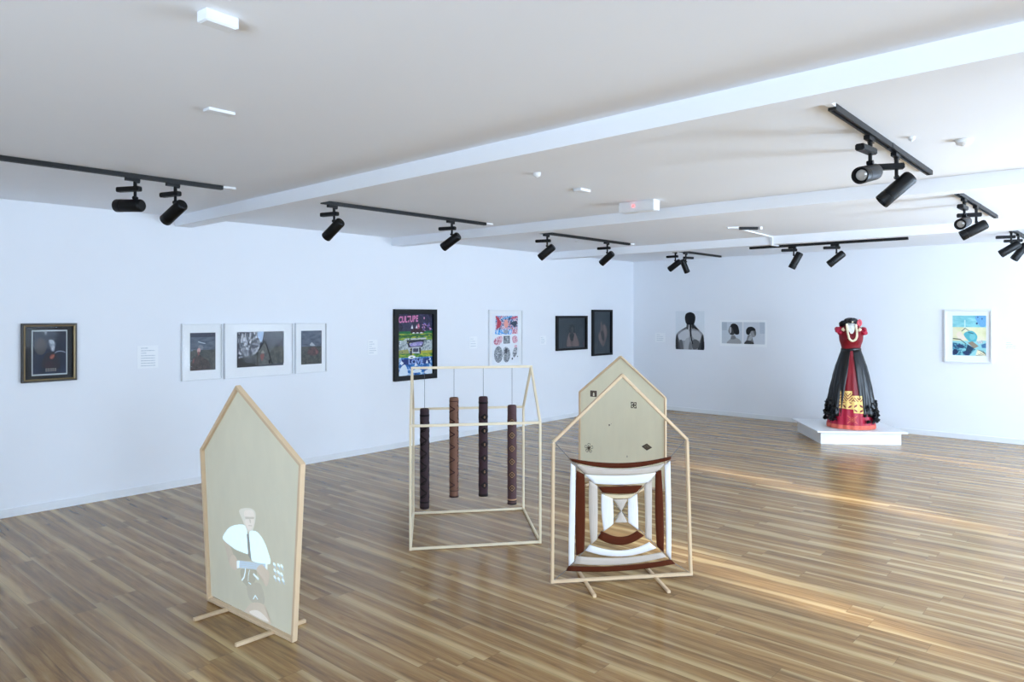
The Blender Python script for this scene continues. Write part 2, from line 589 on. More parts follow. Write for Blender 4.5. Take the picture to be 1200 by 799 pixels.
def hanging_tube(xy, z0, z1, c, dark, label, kind, idx):
    x, y = xy
    R = 0.0365
    root = thing('hanging_tube', (x, y, z0), label, 'tube', 'patterned tubes hung from the house frame')
    base = mat('tube_fibre_%d' % idx, c, 0.85, var=0.22, scale=45, stretch=(1, 1, 4), bump=0.25, spec=0.2)
    dk = ink(dark, 0.85)
    tn = ink(TAN if kind != 'zig' else (150, 112, 92), 0.85)
    b = MB()
    prof = [(0.0, R * 0.86), (0.006, R * 0.98), (0.015, R)]
    nseg = 40
    for i in range(nseg + 1):
        prof.append((0.02 + (z1 - z0 - 0.04) * i / nseg, R * (1 + 0.012 * math.sin(i * 1.7 + idx))))
    prof += [(z1 - z0 - 0.008, R * 0.99), (z1 - z0, R * 0.88), (z1 - z0 - 0.006, R * 0.70)]
    b.lathe((x, y, z0), (0, 0, 1), prof, 24)
    f0 = math.atan2(-y, -x)          # the side turned to the room's entrance

    def P(a, z, o=0.0):
        r_ = R + 0.0014 + o
        return V3((x + r_ * math.cos(f0 + a), y + r_ * math.sin(f0 + a), z0 + z))

    def band(za, zb, mi, a0=-PI, a1=PI, n=28):
        b.mi = mi
        for i in range(n):
            u0, u1 = a0 + (a1 - a0) * i / n, a0 + (a1 - a0) * (i + 1) / n
            b.poly([P(u0, za), P(u1, za), P(u1, zb), P(u0, zb)])

    def line(pts, w, mi):
        b.mi = mi
        o = 0.0009 if mi == 2 else 0.0003
        for (a0, q0), (a1, q1) in zip(pts, pts[1:]):
            n = 5
            for i in range(n):
                s0, s1 = i / n, (i + 1) / n
                A0, A1 = a0 + (a1 - a0) * s0, a0 + (a1 - a0) * s1
                Q0, Q1 = q0 + (q1 - q0) * s0, q0 + (q1 - q0) * s1
                b.poly([P(A0, Q0 - w, o), P(A1, Q1 - w, o), P(A1, Q1 + w, o), P(A0, Q0 + w, o)])

    def diamond(a, z, ha, hz, mi, off=0.0):
        b.mi = mi
        n = 10
        for i in range(n):
            u0, u1 = -1 + 2 * i / n, -1 + 2 * (i + 1) / n
            h0, h1 = hz * (1 - abs(u0)), hz * (1 - abs(u1))
            pts = [P(a + ha * u0, z - h0, off), P(a + ha * u1, z - h1, off), P(a + ha * u1, z + h1, off), P(a + ha * u0, z + h0, off)]
            if h0 < 1e-6:
                pts = pts[:3]
            elif h1 < 1e-6:
                pts = [pts[0], pts[1], pts[3]]
            b.poly(pts)

    Lh = z1 - z0
    if kind == 'tri':
        z = 0.13
        while z < Lh - 0.05:
            for a in (-0.25, 1.85, -2.35):
                line([(a - 0.95, z - 0.045), (a + 0.75, z), (a - 0.95, z + 0.045)], 0.007, 1)
                line([(a - 0.9, z - 0.045), (a + 0.3, z - 0.03), (a + 0.75, z)], 0.004, 1)
            z += 0.103
        band(0.05, 0.062, 1)
        band(0.012, 0.02, 1)
        band(Lh - 0.06, Lh - 0.045, 1)
    elif kind == 'zig':
        z = 0.10
        while z < Lh - 0.06:
            for a in (-0.35, 1.75, 3.85):
                line([(a - 1.05, z - 0.03), (a + 0.55, z), (a - 1.05, z + 0.03)], 0.0045, 1)
            for a in (1.05, 2.95, -2.0):
                diamond(a, z + 0.05, 0.22, 0.012, 1)
            z += 0.0995
        band(0.0, 0.012, 1)
        band(0.05, 0.056, 1)
        band(Lh - 0.03, Lh - 0.025, 1)
    elif kind == 'eye':
        z = 0.09
        while z < Lh - 0.08:
            for a in (0.3, 2.4, -1.8):
                diamond(a, z, 0.95, 0.030, 1)
                line([(a + 0.16 * math.cos(q), z + 0.007 * math.sin(q)) for q in [i * PI / 4 for i in range(9)]], 0.0022, 2)
            z += 0.108
        band(Lh - 0.055, Lh - 0.04, 1)
        band(0.0, 0.02, 1)
    else:
        z = 0.135
        while z < Lh - 0.05:
            for a in (0.0, 2.1, -2.1):
                diamond(a, z, 0.85, 0.036, 1)
                line([(a - 0.62, z), (a, z + 0.024), (a + 0.62, z), (a, z - 0.024), (a - 0.62, z)], 0.0030, 2)
                line([(a - 0.2, z), (a, z + 0.007), (a + 0.2, z), (a, z - 0.007), (a - 0.2, z)], 0.0016, 2)
            z += 0.105
        band(0.035, 0.046, 2)
        band(0.028, 0.035, 1)
        band(0.0, 0.012, 1)
    b.mi = 0
    b.build('tube', [base, dk, tn], root, smooth='auto', fixn=False)
    MB().tube([(x, y, z1 - 0.02), (x, y, RG - 0.008)], 0.0016, 6).build('cord', CORD, root)


for i, (xy, z0, z1, c, dk, lab, kd) in enumerate(TUBE_D):
    hanging_tube(xy, z0, z1, c, dk, lab, kd, i + 1)

# ------------------------------------------------------------------ woven yarn frame
WA = V3((-2.8363, 3.5597, 0))
WE = V3((0.6391, 0.7691, 0))
WN = V3((0.7691, -0.6391, 0))                                 # towards the viewer's side


def wp(s_, z_, d=0.0):
    return WA + WE * s_ + Z * z_ + WN * d


weave = thing('woven_frame', wp(0.466, 0), 'pine house-shaped frame strung with concentric brown, white and oat yarn bands', 'artwork')
tb = 0.018
LIFT = 0.019
corn = {'bl': (0.009, LIFT), 'br': (0.924, LIFT), 'sr': (0.898, 0.890), 'ap': (0.464, 1.310), 'sl': (0.016, 0.898)}


def wbar(name, a, c, ext=0.0, m=PINE):
    p, q = wp(*corn[a]), wp(*corn[c])
    dd = (q - p).normalized()
    return MB().bar(p - dd * ext, q + dd * ext, tb, 0.024, WN).build(name, m, weave)


wbar('bottom_rail', 'bl', 'br', 0.010)
wbar('side_post', 'bl', 'sl', -0.008)
wbar('side_post', 'br', 'sr', -0.008)
wbar('rafter', 'sl', 'ap', 0.004)
wbar('rafter', 'sr', 'ap', 0.004)
for p, q in (((-2.511, 3.574), (-2.850, 3.864)), ((-2.211, 3.929), (-2.556, 4.224))):
    MB().bar((p[0], p[1], 0.0085), (q[0], q[1], 0.0085), 0.020, 0.017).build('foot', PINE, weave)

YARN = {
    'brown': yarn_material('rust_brown_yarn', (80, 35, 16), 0.4),
    'white': yarn_material('white_yarn', (228, 228, 231), 0.07),
    'beige': yarn_material('grey_oat_yarn', (194, 183, 172), 0.18),
    'oat': yarn_material('straw_yarn', (212, 194, 160), 0.14),
}
BANDS = [
    ('brown', [(0.118, 0.791), (0.461, 0.750), (0.791, 0.783)], [(0.139, 0.769), (0.461, 0.716), (0.786, 0.762)]),
    ('beige', [(0.157, 0.754), (0.461, 0.713), (0.748, 0.738)], [(0.218, 0.690), (0.461, 0.674), (0.691, 0.687)]),
    ('white', [(0.218, 0.686), (0.461, 0.671), (0.688, 0.683)], [(0.279, 0.626), (0.458, 0.613), (0.634, 0.621)]),
    ('white', [(0.129, 0.760), (0.118, 0.451), (0.114, 0.112)], [(0.159, 0.735), (0.157, 0.449), (0.150, 0.142)]),
    ('white', [(0.745, 0.727), (0.754, 0.425), (0.757, 0.161)], [(0.784, 0.754), (0.790, 0.423), (0.790, 0.115)]),
    ('brown', [(0.166, 0.711), (0.158, 0.449), (0.164, 0.176)], [(0.218, 0.685), (0.223, 0.447), (0.216, 0.201)]),
    ('brown', [(0.686, 0.688), (0.684, 0.428), (0.695, 0.208)], [(0.725, 0.696), (0.740, 0.425), (0.742, 0.167)]),
    ('beige', [(0.247, 0.646), (0.245, 0.446), (0.258, 0.245)], [(0.301, 0.611), (0.303, 0.443), (0.300, 0.278)]),
    ('beige', [(0.611, 0.606), (0.617, 0.430), (0.618, 0.266)], [(0.664, 0.637), (0.662, 0.429), (0.661, 0.242)]),
    ('brown', [(0.306, 0.604), (0.452, 0.603), (0.596, 0.604)], [(0.335, 0.567), (0.452, 0.555), (0.557, 0.559)]),
    ('oat', [(0.337, 0.559), (0.452, 0.547), (0.554, 0.552)], [(0.374, 0.528), (0.452, 0.523), (0.515, 0.523)]),
    ('white', [(0.328, 0.559), (0.328, 0.442), (0.343, 0.322)], [(0.402, 0.524), (0.406, 0.439), (0.406, 0.368)]),
    ('white', [(0.503, 0.520), (0.502, 0.435), (0.503, 0.372)], [(0.563, 0.550), (0.568, 0.432), (0.570, 0.320)]),
    ('brown', [(0.329, 0.324), (0.457, 0.280), (0.563, 0.315)], [(0.306, 0.278), (0.457, 0.226), (0.610, 0.280)]),
    ('white', [(0.251, 0.240), (0.457, 0.193), (0.644, 0.238)], [(0.222, 0.204), (0.457, 0.155), (0.691, 0.198)]),
    ('beige', [(0.168, 0.171), (0.457, 0.146), (0.730, 0.168)], [(0.151, 0.124), (0.457, 0.102), (0.760, 0.136)]),
    ('brown', [(0.118, 0.112), (0.457, 0.096), (0.790, 0.119)], [(0.098, 0.082), (0.457, 0.062), (0.820, 0.089)]),
    # two small triangles meeting at the centre
    ('beige', [(0.405, 0.522), (0.430, 0.484), (0.4565, 0.446)], [(0.500, 0.519), (0.480, 0.484), (0.4575, 0.446)]),
    ('beige', [(0.4565, 0.444), (0.436, 0.410), (0.415, 0.374)], [(0.4575, 0.444), (0.479, 0.410), (0.500, 0.371)]),
]


def quad3(p, t_):
    """quadratic through three points at t=0, .5, 1"""
    a, b_, c = [V3((q[0], q[1], 0)) for q in p]
    return a * (2 * (t_ - 0.5) * (t_ - 1)) + b_ * (-4 * t_ * (t_ - 1)) + c * (2 * t_ * (t_ - 0.5))


def yarn_band(c, A, B, k):
    bm = bmesh.new()
    uv = bm.loops.layers.uv.new('yarn')
    n, m = 16, 20
    th = 0.0085
    d0 = 0.0015 * ((k * 7) % 5 - 2)
    rows = []
    for i in range(n + 1):
        tt = i / n
        a, b_ = quad3(A, tt), quad3(B, tt)
        cen, w = (a + b_) / 2, (b_ - a) / 2
        row = []
        for j in range(m):
            ph = 2 * PI * j / m
            cx = math.copysign(abs(math.cos(ph)) ** 0.7, math.cos(ph))
            sx = math.copysign(abs(math.sin(ph)) ** 0.8, math.sin(ph))
            rip = 1 + 0.10 * math.sin(j * 5.3 + k)
            q = cen + w * cx
            row.append(bm.verts.new(wp(q.x, q.y, d0 + th * sx * rip)))
        rows.append(row)
    for i in range(n):
        for j in range(m):
            f = bm.faces.new([rows[i][j], rows[i][(j + 1) % m], rows[i + 1][(j + 1) % m], rows[i + 1][j]])
            f.smooth = True
            uvs = [(i / n, j / m), (i / n, (j + 1) / m), ((i + 1) / n, (j + 1) / m), ((i + 1) / n, j / m)]
            for lp, u in zip(f.loops, uvs):
                lp[uv].uv = (u[0] + k * 1.7, u[1] * 2 + k)
    bm.faces.new(rows[0][::-1])
    bm.faces.new(rows[-1])
    o = MB()
    o.bm.free()
    o.bm = bm
    ob = o.build('yarn_band', YARN[c], weave, smooth=True)
    ob['label'] = {'brown': 'rust brown yarn band', 'white': 'white yarn band', 'beige': 'grey oat yarn band',
                   'oat': 'straw coloured yarn band'}[c]


for k, (c, A, B) in enumerate(BANDS):
    yarn_band(c, A, B, k)
for pts in ([(0.03, 0.888), (0.13, 0.778), (0.457, 0.445)], [(0.885, 0.882), (0.786, 0.778), (0.457, 0.445)],
            [(0.022, 0.03), (0.105, 0.09), (0.457, 0.445)], [(0.91, 0.03), (0.81, 0.095), (0.457, 0.445)]):
    MB().tube([wp(x_, z_, 0) for x_, z_ in pts], 0.0022, 6).build('guy_cord', mat('grey_guy_cord', (120, 116, 110), 0.8), weave)

# ------------------------------------------------------------------ ply panel with small burnt marks, behind the weave
PA = V3((-4.4258, 6.0335, 0))
PE = V3((0.9926, 0.1213, 0))
PN = V3((0.1213, -0.9926, 0))


def pp(s_, z_, d=0.0):
    return PA + PE * s_ + Z * z_ + PN * d


panel = thing('house_screen', pp(0.466, 0), 'blank pale house-shaped panel with five small dark motifs behind the woven frame', 'panel')
outl = [(0.0, 0.02), (0.932, 0.02), (0.932, 0.897), (0.461, 1.278), (0.0, 0.899)]
ply_sheet = MB().prism([pp(x_, z_, 0.0) for x_, z_ in [(0.012, 0.03), (0.92, 0.03), (0.92, 0.892), (0.461, 1.262), (0.012, 0.893)]],
           PN * 0.004).build('sheet', PLY, panel)
for i, nm in enumerate(('bottom_rail', 'side_post', 'rafter', 'rafter', 'side_post')):
    a, c = outl[i], outl[(i + 1) % 5]
    p, q = pp(*a, -0.002), pp(*c, -0.002)
    MB().bar(p, q, 0.018, 0.028, PN).build(nm, PINE, panel)
for s_ in (0.2, 0.73):
    MB().bar(pp(s_, 0.0085, 0.24), pp(s_, 0.0085, -0.26), 0.02, 0.017).build('foot', PINE, panel)
MARK = ink((74, 60, 50), 0.7)
MARKL = ink((120, 112, 98), 0.7)


def flat(root, P, items, mats, name):
    """flat shapes on a surface: items = [(material index, [(s, z)...])]"""
    b = MB()
    for k, (mi, pts) in enumerate(items):
        b.mi = mi
        b.poly([P(x_, z_, k) for x_, z_ in pts])
    return b.build(name, mats, root, fixn=False)


def rect(x0, z0, x1, z1):
    return [(x0, z0), (x1, z0), (x1, z1), (x0, z1)]


def ribbon(pts, w):
    out = []
    for (x0, y0), (x1, y1) in zip(pts, pts[1:]):
        dx, dy = x1 - x0, y1 - y0
        l_ = math.hypot(dx, dy) or 1e-6
        nx, ny = -dy / l_ * w / 2, dx / l_ * w / 2
        ex, ey = dx / l_ * w * 0.25, dy / l_ * w * 0.25
        out.append([(x0 + nx - ex, y0 + ny - ey), (x0 - nx - ex, y0 - ny - ey), (x1 - nx + ex, y1 - ny + ey), (x1 + nx + ex, y1 + ny + ey)])
    return out


PS = lambda x_, z_, k: pp(x_, z_, 0.0046 + 0.00012 * k)
# square with a pale opening
flat(ply_sheet, PS, [(0, rect(0.124, 0.860, 0.198, 0.922)), (1, rect(0.134, 0.868, 0.188, 0.914)), (0, rect(0.142, 0.872, 0.180, 0.908)),
                 (2, [(0.155, 0.866), (0.172, 0.866), (0.172, 0.895), (0.163, 0.905), (0.155, 0.895)])], [MARK, MARKL, PLY], 'motif')
# square pinwheel
cx, cz, r_ = 0.606, 0.806, 0.030
its = [(0, rect(cx - r_, cz - r_, cx + r_, cz + r_))]
for q in range(4):
    a = q * PI / 2
    f = lambda x_, z_: (cx + x_ * math.cos(a) - z_ * math.sin(a), cz + x_ * math.sin(a) + z_ * math.cos(a))
    its.append((1, [f(0.004, 0.004), f(0.026, 0.012), f(0.012, 0.026)]))
    its.append((1, [f(-0.004, 0.026), f(0.008, 0.03), f(0.002, 0.016)]))
flat(ply_sheet, PS, its, [ink((60, 40, 32), 0.7), PLY], 'motif')
# dot with tail
its = [(0, [(0.340 + 0.008 * math.cos(q * PI / 4), 0.588 + 0.008 * math.sin(q * PI / 4)) for q in range(8)]),
       (0, [(0.358, 0.60), (0.364, 0.598), (0.362, 0.606)]), (0, [(0.336, 0.572), (0.340, 0.572), (0.339, 0.58)])]
flat(ply_sheet, PS, its, [MARK], 'motif')
# five petalled outline flower
its = []
for q in range(5):
    a = q * 2 * PI / 5 + 0.3
    pts = []
    for k in range(9):
        u = k / 8
        rr, ww = 0.050 * math.sin(PI * min(1, u * 1.0) * 0.5 if u < 0.5 else PI * 0.5 * (1 - (u - 0.5) * 0.9)), 0.014 * math.sin(2 * PI * u)
        rr = 0.048 * math.sin(PI * u) ** 0.7 if 0 < u < 1 else 0.0
        pts.append((0.109 + rr * math.cos(a) - ww * math.sin(a), 0.334 + rr * math.sin(a) + ww * math.cos(a)))
    its += [(0, rb) for rb in ribbon(pts, 0.0035)]
    its += [(0, rb) for rb in ribbon([(0.109, 0.334), (0.109 + 0.026 * math.cos(a + .1), 0.334 + 0.026 * math.sin(a + .1))], 0.0035)]
flat(ply_sheet, PS, its, [MARK], 'motif')
# nested lozenge with a spiral
c_ = (0.745, 0.410)
loz = lambda a, h: [(c_[0] - a, c_[1]), (c_[0], c_[1] - h), (c_[0] + a, c_[1]), (c_[0], c_[1] + h)]
its = [(0, loz(0.056, 0.034)), (1, loz(0.048, 0.028)), (0, loz(0.044, 0.025)), (1, loz(0.036, 0.0195))]
its += [(0, rb) for rb in ribbon([(c_[0] + 0.0022 * k * math.cos(k * 0.75), c_[1] + 0.0016 * k * math.sin(k * 0.75)) for k in range(9)], 0.004)]
flat(ply_sheet, PS, its, [MARK, MARKL], 'motif')
flat(ply_sheet, PS, [(0, rect(0.533, 0.285, 0.539, 0.303))], [MARK], 'motif')

# ------------------------------------------------------------------ linen screen with the projected guitarist
SA = V3((-4.2013, 2.0202, 0))
SE = V3((0.99913, 0.04164, 0))
SUP = V3((0.00218, -0.05229, 0.99863))
SN = SE.cross(SUP)                                            # towards the viewer
if SN.y > 0:
    SN = -SN


def sp_(x_, z_, d=0.0):
    return SA + SE * x_ + SUP * z_ + SN * d


screen = thing('projection_screen', sp_(0.44, 0), 'house-shaped linen screen in a pine frame showing a projected guitar player', 'screen')
so = [(0.014, 0.014), (0.868, 0.012), (1.010, 0.948), (0.443, 1.302), (0.020, 0.906)]
si = [(0.024, 0.034), (0.860, 0.026), (0.998, 0.946), (0.443, 1.290), (0.032, 0.904)]
linen = MB().prism([sp_(x_, z_, -0.004) for x_, z_ in si], SN * 0.004).build('linen_sheet', LINEN, screen)
for i, nm in enumerate(('bottom_rail', 'side_post', 'rafter', 'rafter', 'side_post')):
    a, c = so[i], so[(i + 1) % 5]
    p, q = sp_(*a, 0.004), sp_(*c, 0.004)
    dd = (q - p).normalized()
    e_ = 0.004
    MB().bar(p - dd * e_, q + dd * e_, 0.019, 0.030, SN).build(nm, PINE, screen)
for p, q in (((-3.975, 1.822), (-3.962, 2.27)), ((-3.509, 1.824), (-3.503, 2.224))):
    MB().bar((p[0], p[1], 0.0095), (q[0], q[1], 0.0095), 0.022, 0.018).build('foot', PINE, screen)


def light(name, c, s_=0.28):  # projector light painted in as tinted, faintly glowing surface colour
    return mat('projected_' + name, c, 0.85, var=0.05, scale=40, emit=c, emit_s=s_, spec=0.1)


def crom(pts, n=4, closed=True):
    """smooth a closed outline (Catmull-Rom)"""
    out = []
    N = len(pts)
    for i in range(N):
        p0, p1, p2, p3 = pts[i - 1], pts[i], pts[(i + 1) % N], pts[(i + 2) % N]
        for k in range(n):
            t_ = k / n
            o = []
            for d in (0, 1):
                o.append(0.5 * (2 * p1[d] + (p2[d] - p0[d]) * t_ + (2 * p0[d] - 5 * p1[d] + 4 * p2[d] - p3[d]) * t_ ** 2
                                + (3 * p1[d] - p0[d] - 3 * p2[d] + p3[d]) * t_ ** 3))
            out.append(tuple(o))
    return out


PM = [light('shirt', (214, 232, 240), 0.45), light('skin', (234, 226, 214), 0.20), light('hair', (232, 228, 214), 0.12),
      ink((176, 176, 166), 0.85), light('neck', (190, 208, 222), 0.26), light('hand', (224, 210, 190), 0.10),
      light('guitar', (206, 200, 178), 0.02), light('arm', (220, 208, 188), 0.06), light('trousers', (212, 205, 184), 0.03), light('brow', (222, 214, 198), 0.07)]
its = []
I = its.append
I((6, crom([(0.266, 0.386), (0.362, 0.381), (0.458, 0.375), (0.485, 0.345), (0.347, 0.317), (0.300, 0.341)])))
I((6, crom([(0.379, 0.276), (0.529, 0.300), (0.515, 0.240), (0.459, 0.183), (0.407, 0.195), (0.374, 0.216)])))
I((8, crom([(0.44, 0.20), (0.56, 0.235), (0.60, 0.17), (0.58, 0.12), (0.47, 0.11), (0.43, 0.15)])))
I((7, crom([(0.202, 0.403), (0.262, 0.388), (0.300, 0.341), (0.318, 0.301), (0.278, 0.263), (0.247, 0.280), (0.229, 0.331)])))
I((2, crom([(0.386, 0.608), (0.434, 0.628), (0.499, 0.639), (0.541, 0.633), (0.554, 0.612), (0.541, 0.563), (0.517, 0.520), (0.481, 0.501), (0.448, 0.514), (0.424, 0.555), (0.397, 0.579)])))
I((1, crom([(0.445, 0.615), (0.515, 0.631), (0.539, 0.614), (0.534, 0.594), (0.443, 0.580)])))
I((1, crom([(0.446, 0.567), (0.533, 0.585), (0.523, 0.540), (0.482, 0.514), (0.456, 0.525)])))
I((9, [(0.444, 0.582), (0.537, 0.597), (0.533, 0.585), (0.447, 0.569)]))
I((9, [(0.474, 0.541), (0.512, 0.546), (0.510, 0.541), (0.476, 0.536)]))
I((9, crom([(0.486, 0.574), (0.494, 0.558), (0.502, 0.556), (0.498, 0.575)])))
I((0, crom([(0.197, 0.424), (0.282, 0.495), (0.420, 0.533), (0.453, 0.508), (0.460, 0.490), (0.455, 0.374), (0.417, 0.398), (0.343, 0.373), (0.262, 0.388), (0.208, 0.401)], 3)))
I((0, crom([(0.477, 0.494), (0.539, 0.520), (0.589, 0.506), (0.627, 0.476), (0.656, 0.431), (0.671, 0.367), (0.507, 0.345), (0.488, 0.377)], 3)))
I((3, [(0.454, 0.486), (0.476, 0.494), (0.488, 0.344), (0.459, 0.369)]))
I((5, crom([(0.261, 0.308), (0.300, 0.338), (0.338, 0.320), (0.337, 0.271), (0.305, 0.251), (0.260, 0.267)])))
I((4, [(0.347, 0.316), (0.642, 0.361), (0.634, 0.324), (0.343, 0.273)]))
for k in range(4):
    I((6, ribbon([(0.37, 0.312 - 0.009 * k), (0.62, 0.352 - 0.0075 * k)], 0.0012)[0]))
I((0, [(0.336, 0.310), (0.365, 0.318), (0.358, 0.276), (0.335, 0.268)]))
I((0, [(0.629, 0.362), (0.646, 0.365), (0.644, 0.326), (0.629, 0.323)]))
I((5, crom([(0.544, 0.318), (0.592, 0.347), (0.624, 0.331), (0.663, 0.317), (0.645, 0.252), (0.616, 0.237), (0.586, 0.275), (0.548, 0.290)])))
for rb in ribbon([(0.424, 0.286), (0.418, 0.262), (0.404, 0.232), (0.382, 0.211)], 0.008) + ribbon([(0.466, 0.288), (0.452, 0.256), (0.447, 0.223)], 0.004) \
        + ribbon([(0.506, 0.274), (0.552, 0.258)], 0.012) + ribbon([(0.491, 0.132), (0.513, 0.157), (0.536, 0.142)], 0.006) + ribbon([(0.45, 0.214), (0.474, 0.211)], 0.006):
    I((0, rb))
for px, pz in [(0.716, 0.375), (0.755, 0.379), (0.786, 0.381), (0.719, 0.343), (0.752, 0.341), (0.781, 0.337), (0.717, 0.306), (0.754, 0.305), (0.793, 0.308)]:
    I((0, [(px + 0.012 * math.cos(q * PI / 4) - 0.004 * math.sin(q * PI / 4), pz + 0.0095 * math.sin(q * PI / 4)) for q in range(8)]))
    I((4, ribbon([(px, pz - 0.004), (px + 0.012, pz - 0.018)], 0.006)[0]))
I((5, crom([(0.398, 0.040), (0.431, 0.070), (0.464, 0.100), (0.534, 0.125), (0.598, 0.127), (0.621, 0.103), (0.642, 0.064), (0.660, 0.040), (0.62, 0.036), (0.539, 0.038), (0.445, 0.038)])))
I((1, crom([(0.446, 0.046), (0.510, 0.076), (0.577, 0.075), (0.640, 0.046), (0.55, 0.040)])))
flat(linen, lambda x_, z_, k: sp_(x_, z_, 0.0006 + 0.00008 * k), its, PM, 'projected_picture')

# ------------------------------------------------------------------ pictures on the walls
def wallbase(wall, s0, z0):
    if wall == 'left':
        return V3((XL, s0, z0)), V3((0, 1, 0)), V3((1, 0, 0))
    return V3((s0, YB, z0)), V3((1, 0, 0)), V3((0, -1, 0))


class Art:
    def __init__(s, name, wall, s0, s1, z0, z1, label, cat, gap=0.0):
        s.o, s.u, s.n = wallbase(wall, s0, z0)
        s.w, s.h = s1 - s0, z1 - z0
        s.o = s.o + s.n * gap
        s.root = thing(name, s.o + s.u * s.w / 2, label, cat)

    def P(s, x, z, d=0.0):
        return s.o + s.u * x + Z * z + s.n * d

    def frame(s, fw, depth, m, m2=None, lip=0.0):
        """mitred frame; m2 = separate colour for the inner lip of width lip"""
        b = MB()

        def ring(inset, d):
            return [s.P(inset, inset, d), s.P(s.w - inset, inset, d), s.P(s.w - inset, s.h - inset, d), s.P(inset, s.h - inset, d)]
        prof = [(0, 0.001), (0, depth - 0.002), (0.002, depth), (fw - lip - 0.002, depth), (fw - lip, depth - 0.002), (fw - lip, 0.006)]
        b.rings([ring(*p) for p in prof], caps=False)
        o = b.build('frame', m, s.root)
        if m2:
            b = MB()
            b.rings([ring(*p) for p in [(fw - lip, 0.006), (fw - lip, depth + 0.002), (fw, depth - 0.003), (fw, 0.006)]], caps=False)
            b.build('frame_lip', m2, o)
        return o

    def board(s, inset, d0, d1, m, name='mount'):
        b = MB()
        b.prism([s.P(inset, inset, d0), s.P(s.w - inset, inset, d0), s.P(s.w - inset, s.h - inset, d0), s.P(inset, s.h - inset, d0)], s.n * (d1 - d0))
        return b.build(name, m, s.root)

    def pane(s, inset, d):
        b = MB()
        b.prism([s.P(inset, inset, d), s.P(s.w - inset, inset, d), s.P(s.w - inset, s.h - inset, d), s.P(inset, s.h - inset, d)], s.n * 0.002)
        return b.build('glass_pane', GLASS, s.root)

    def picture(s, x0, z0, x1, z1, d, src, base, items, name='picture'):
        """items are drawn in source coordinates src=(left, top, right, bottom)"""
        mats, idx = [], {}

        def mi(c):
            if not isinstance(c, bpy.types.Material):
                c = ink(c)
            if c.name not in idx:
                idx[c.name] = len(mats)
                mats.append(c)
            return idx[c.name]
        b = MB()
        b.mi = mi(base)
        b.prism([s.P(x0, z0, d - 0.001), s.P(x1, z0, d - 0.001), s.P(x1, z1, d - 0.001), s.P(x0, z1, d - 0.001)], s.n * 0.001)
        L_, T_, R_, B_ = src
        fx = lambda x: x0 + (min(max(x, L_), R_) - L_) / (R_ - L_) * (x1 - x0)
        fz = lambda y: z1 - (min(max(y, T_), B_) - T_) / (B_ - T_) * (z1 - z0)
        for k, (c, pts) in enumerate(items):
            b.mi = mi(c)
            b.poly([s.P(fx(x), fz(y), d + 0.0002 + 0.00006 * k) for x, y in pts])
        return b.build(name, mats, s.root, fixn=False)


def blob(cx, cy, rx, ry, n=14, jit=0.0, rot=0.0):
    out = []
    for k in range(n):
        a = 2 * PI * k / n
        j = 1 + random.uniform(-jit, jit)
        x, y = rx * j * math.cos(a), ry * j * math.sin(a)
        out.append((cx + x * math.cos(rot) - y * math.sin(rot), cy + x * math.sin(rot) + y * math.cos(rot)))
    return out


def R4(x0, y0, x1, y1):
    return [(x0, y0), (x1, y0), (x1, y1), (x0, y1)]


def noise_pic(name, stops, scale=6, stretch=(1, 1, 1), rough=0.5, detail=5, dist=0.5):
    if name in MATS:
        return MATS[name]
    m = bpy.data.materials.new(name)
    m.use_nodes = True
    nt = m.node_tree
    b_ = nt.nodes['Principled BSDF']
    b_.inputs['Roughness'].default_value = rough
    b_.inputs['Specular IOR Level'].default_value = 0.3
    tc = nt.nodes.new('ShaderNodeTexCoord')
    mp = nt.nodes.new('ShaderNodeMapping')
    mp.inputs['Scale'].default_value = stretch
    nz = nt.nodes.new('ShaderNodeTexNoise')
    nz.inputs['Scale'].default_value = scale
    nz.inputs['Detail'].default_value = detail
    nz.inputs['Distortion'].default_value = dist
    rp = nt.nodes.new('ShaderNodeValToRGB')
    el = rp.color_ramp.elements
    el[0].position, el[0].color = stops[0][0], rgb(stops[0][1])
    el[1].position, el[1].color = stops[-1][0], rgb(stops[-1][1])
    for p, c in stops[1:-1]:
        x = el.new(p)
        x.color = rgb(c)
    nt.links.new(tc.outputs['Object'], mp.inputs[0])
    nt.links.new(mp.outputs[0], nz.inputs['Vector'])
    nt.links.new(nz.outputs['Fac'], rp.inputs[0])
    nt.links.new(rp.outputs[0], b_.inputs['Base Color'])
    MATS[name] = m
    return m


def lettering(art, text, x, z, size, m, d, shear=0.0, offset=0.0, sx=1.0, name='lettering', rot=0.0, parent=None):
    cu = bpy.data.curves.new('lettering', 'FONT')
    cu.body = text
    cu.size = size
    cu.shear = shear
    cu.offset = offset
    ob = bpy.data.objects.new('lettering_source', cu)
    COL.objects.link(ob)
    dg = bpy.context.evaluated_depsgraph_get()
    dg.update()
    me = bpy.data.meshes.new_from_object(ob.evaluated_get(dg))
    bpy.data.objects.remove(ob)
    bpy.data.curves.remove(cu)
    off = art.root.location
    for v in me.vertices:
        px, py = v.co.x * sx, v.co.y
        px, py = px * math.cos(rot) - py * math.sin(rot), px * math.sin(rot) + py * math.cos(rot)
        v.co = art.P(x + px, z + py, d) - off
    me.materials.clear()
    me.materials.append(m)
    me.name = name
    o = bpy.data.objects.new(name, me)
    COL.objects.link(o)
    o.parent = parent
    return o


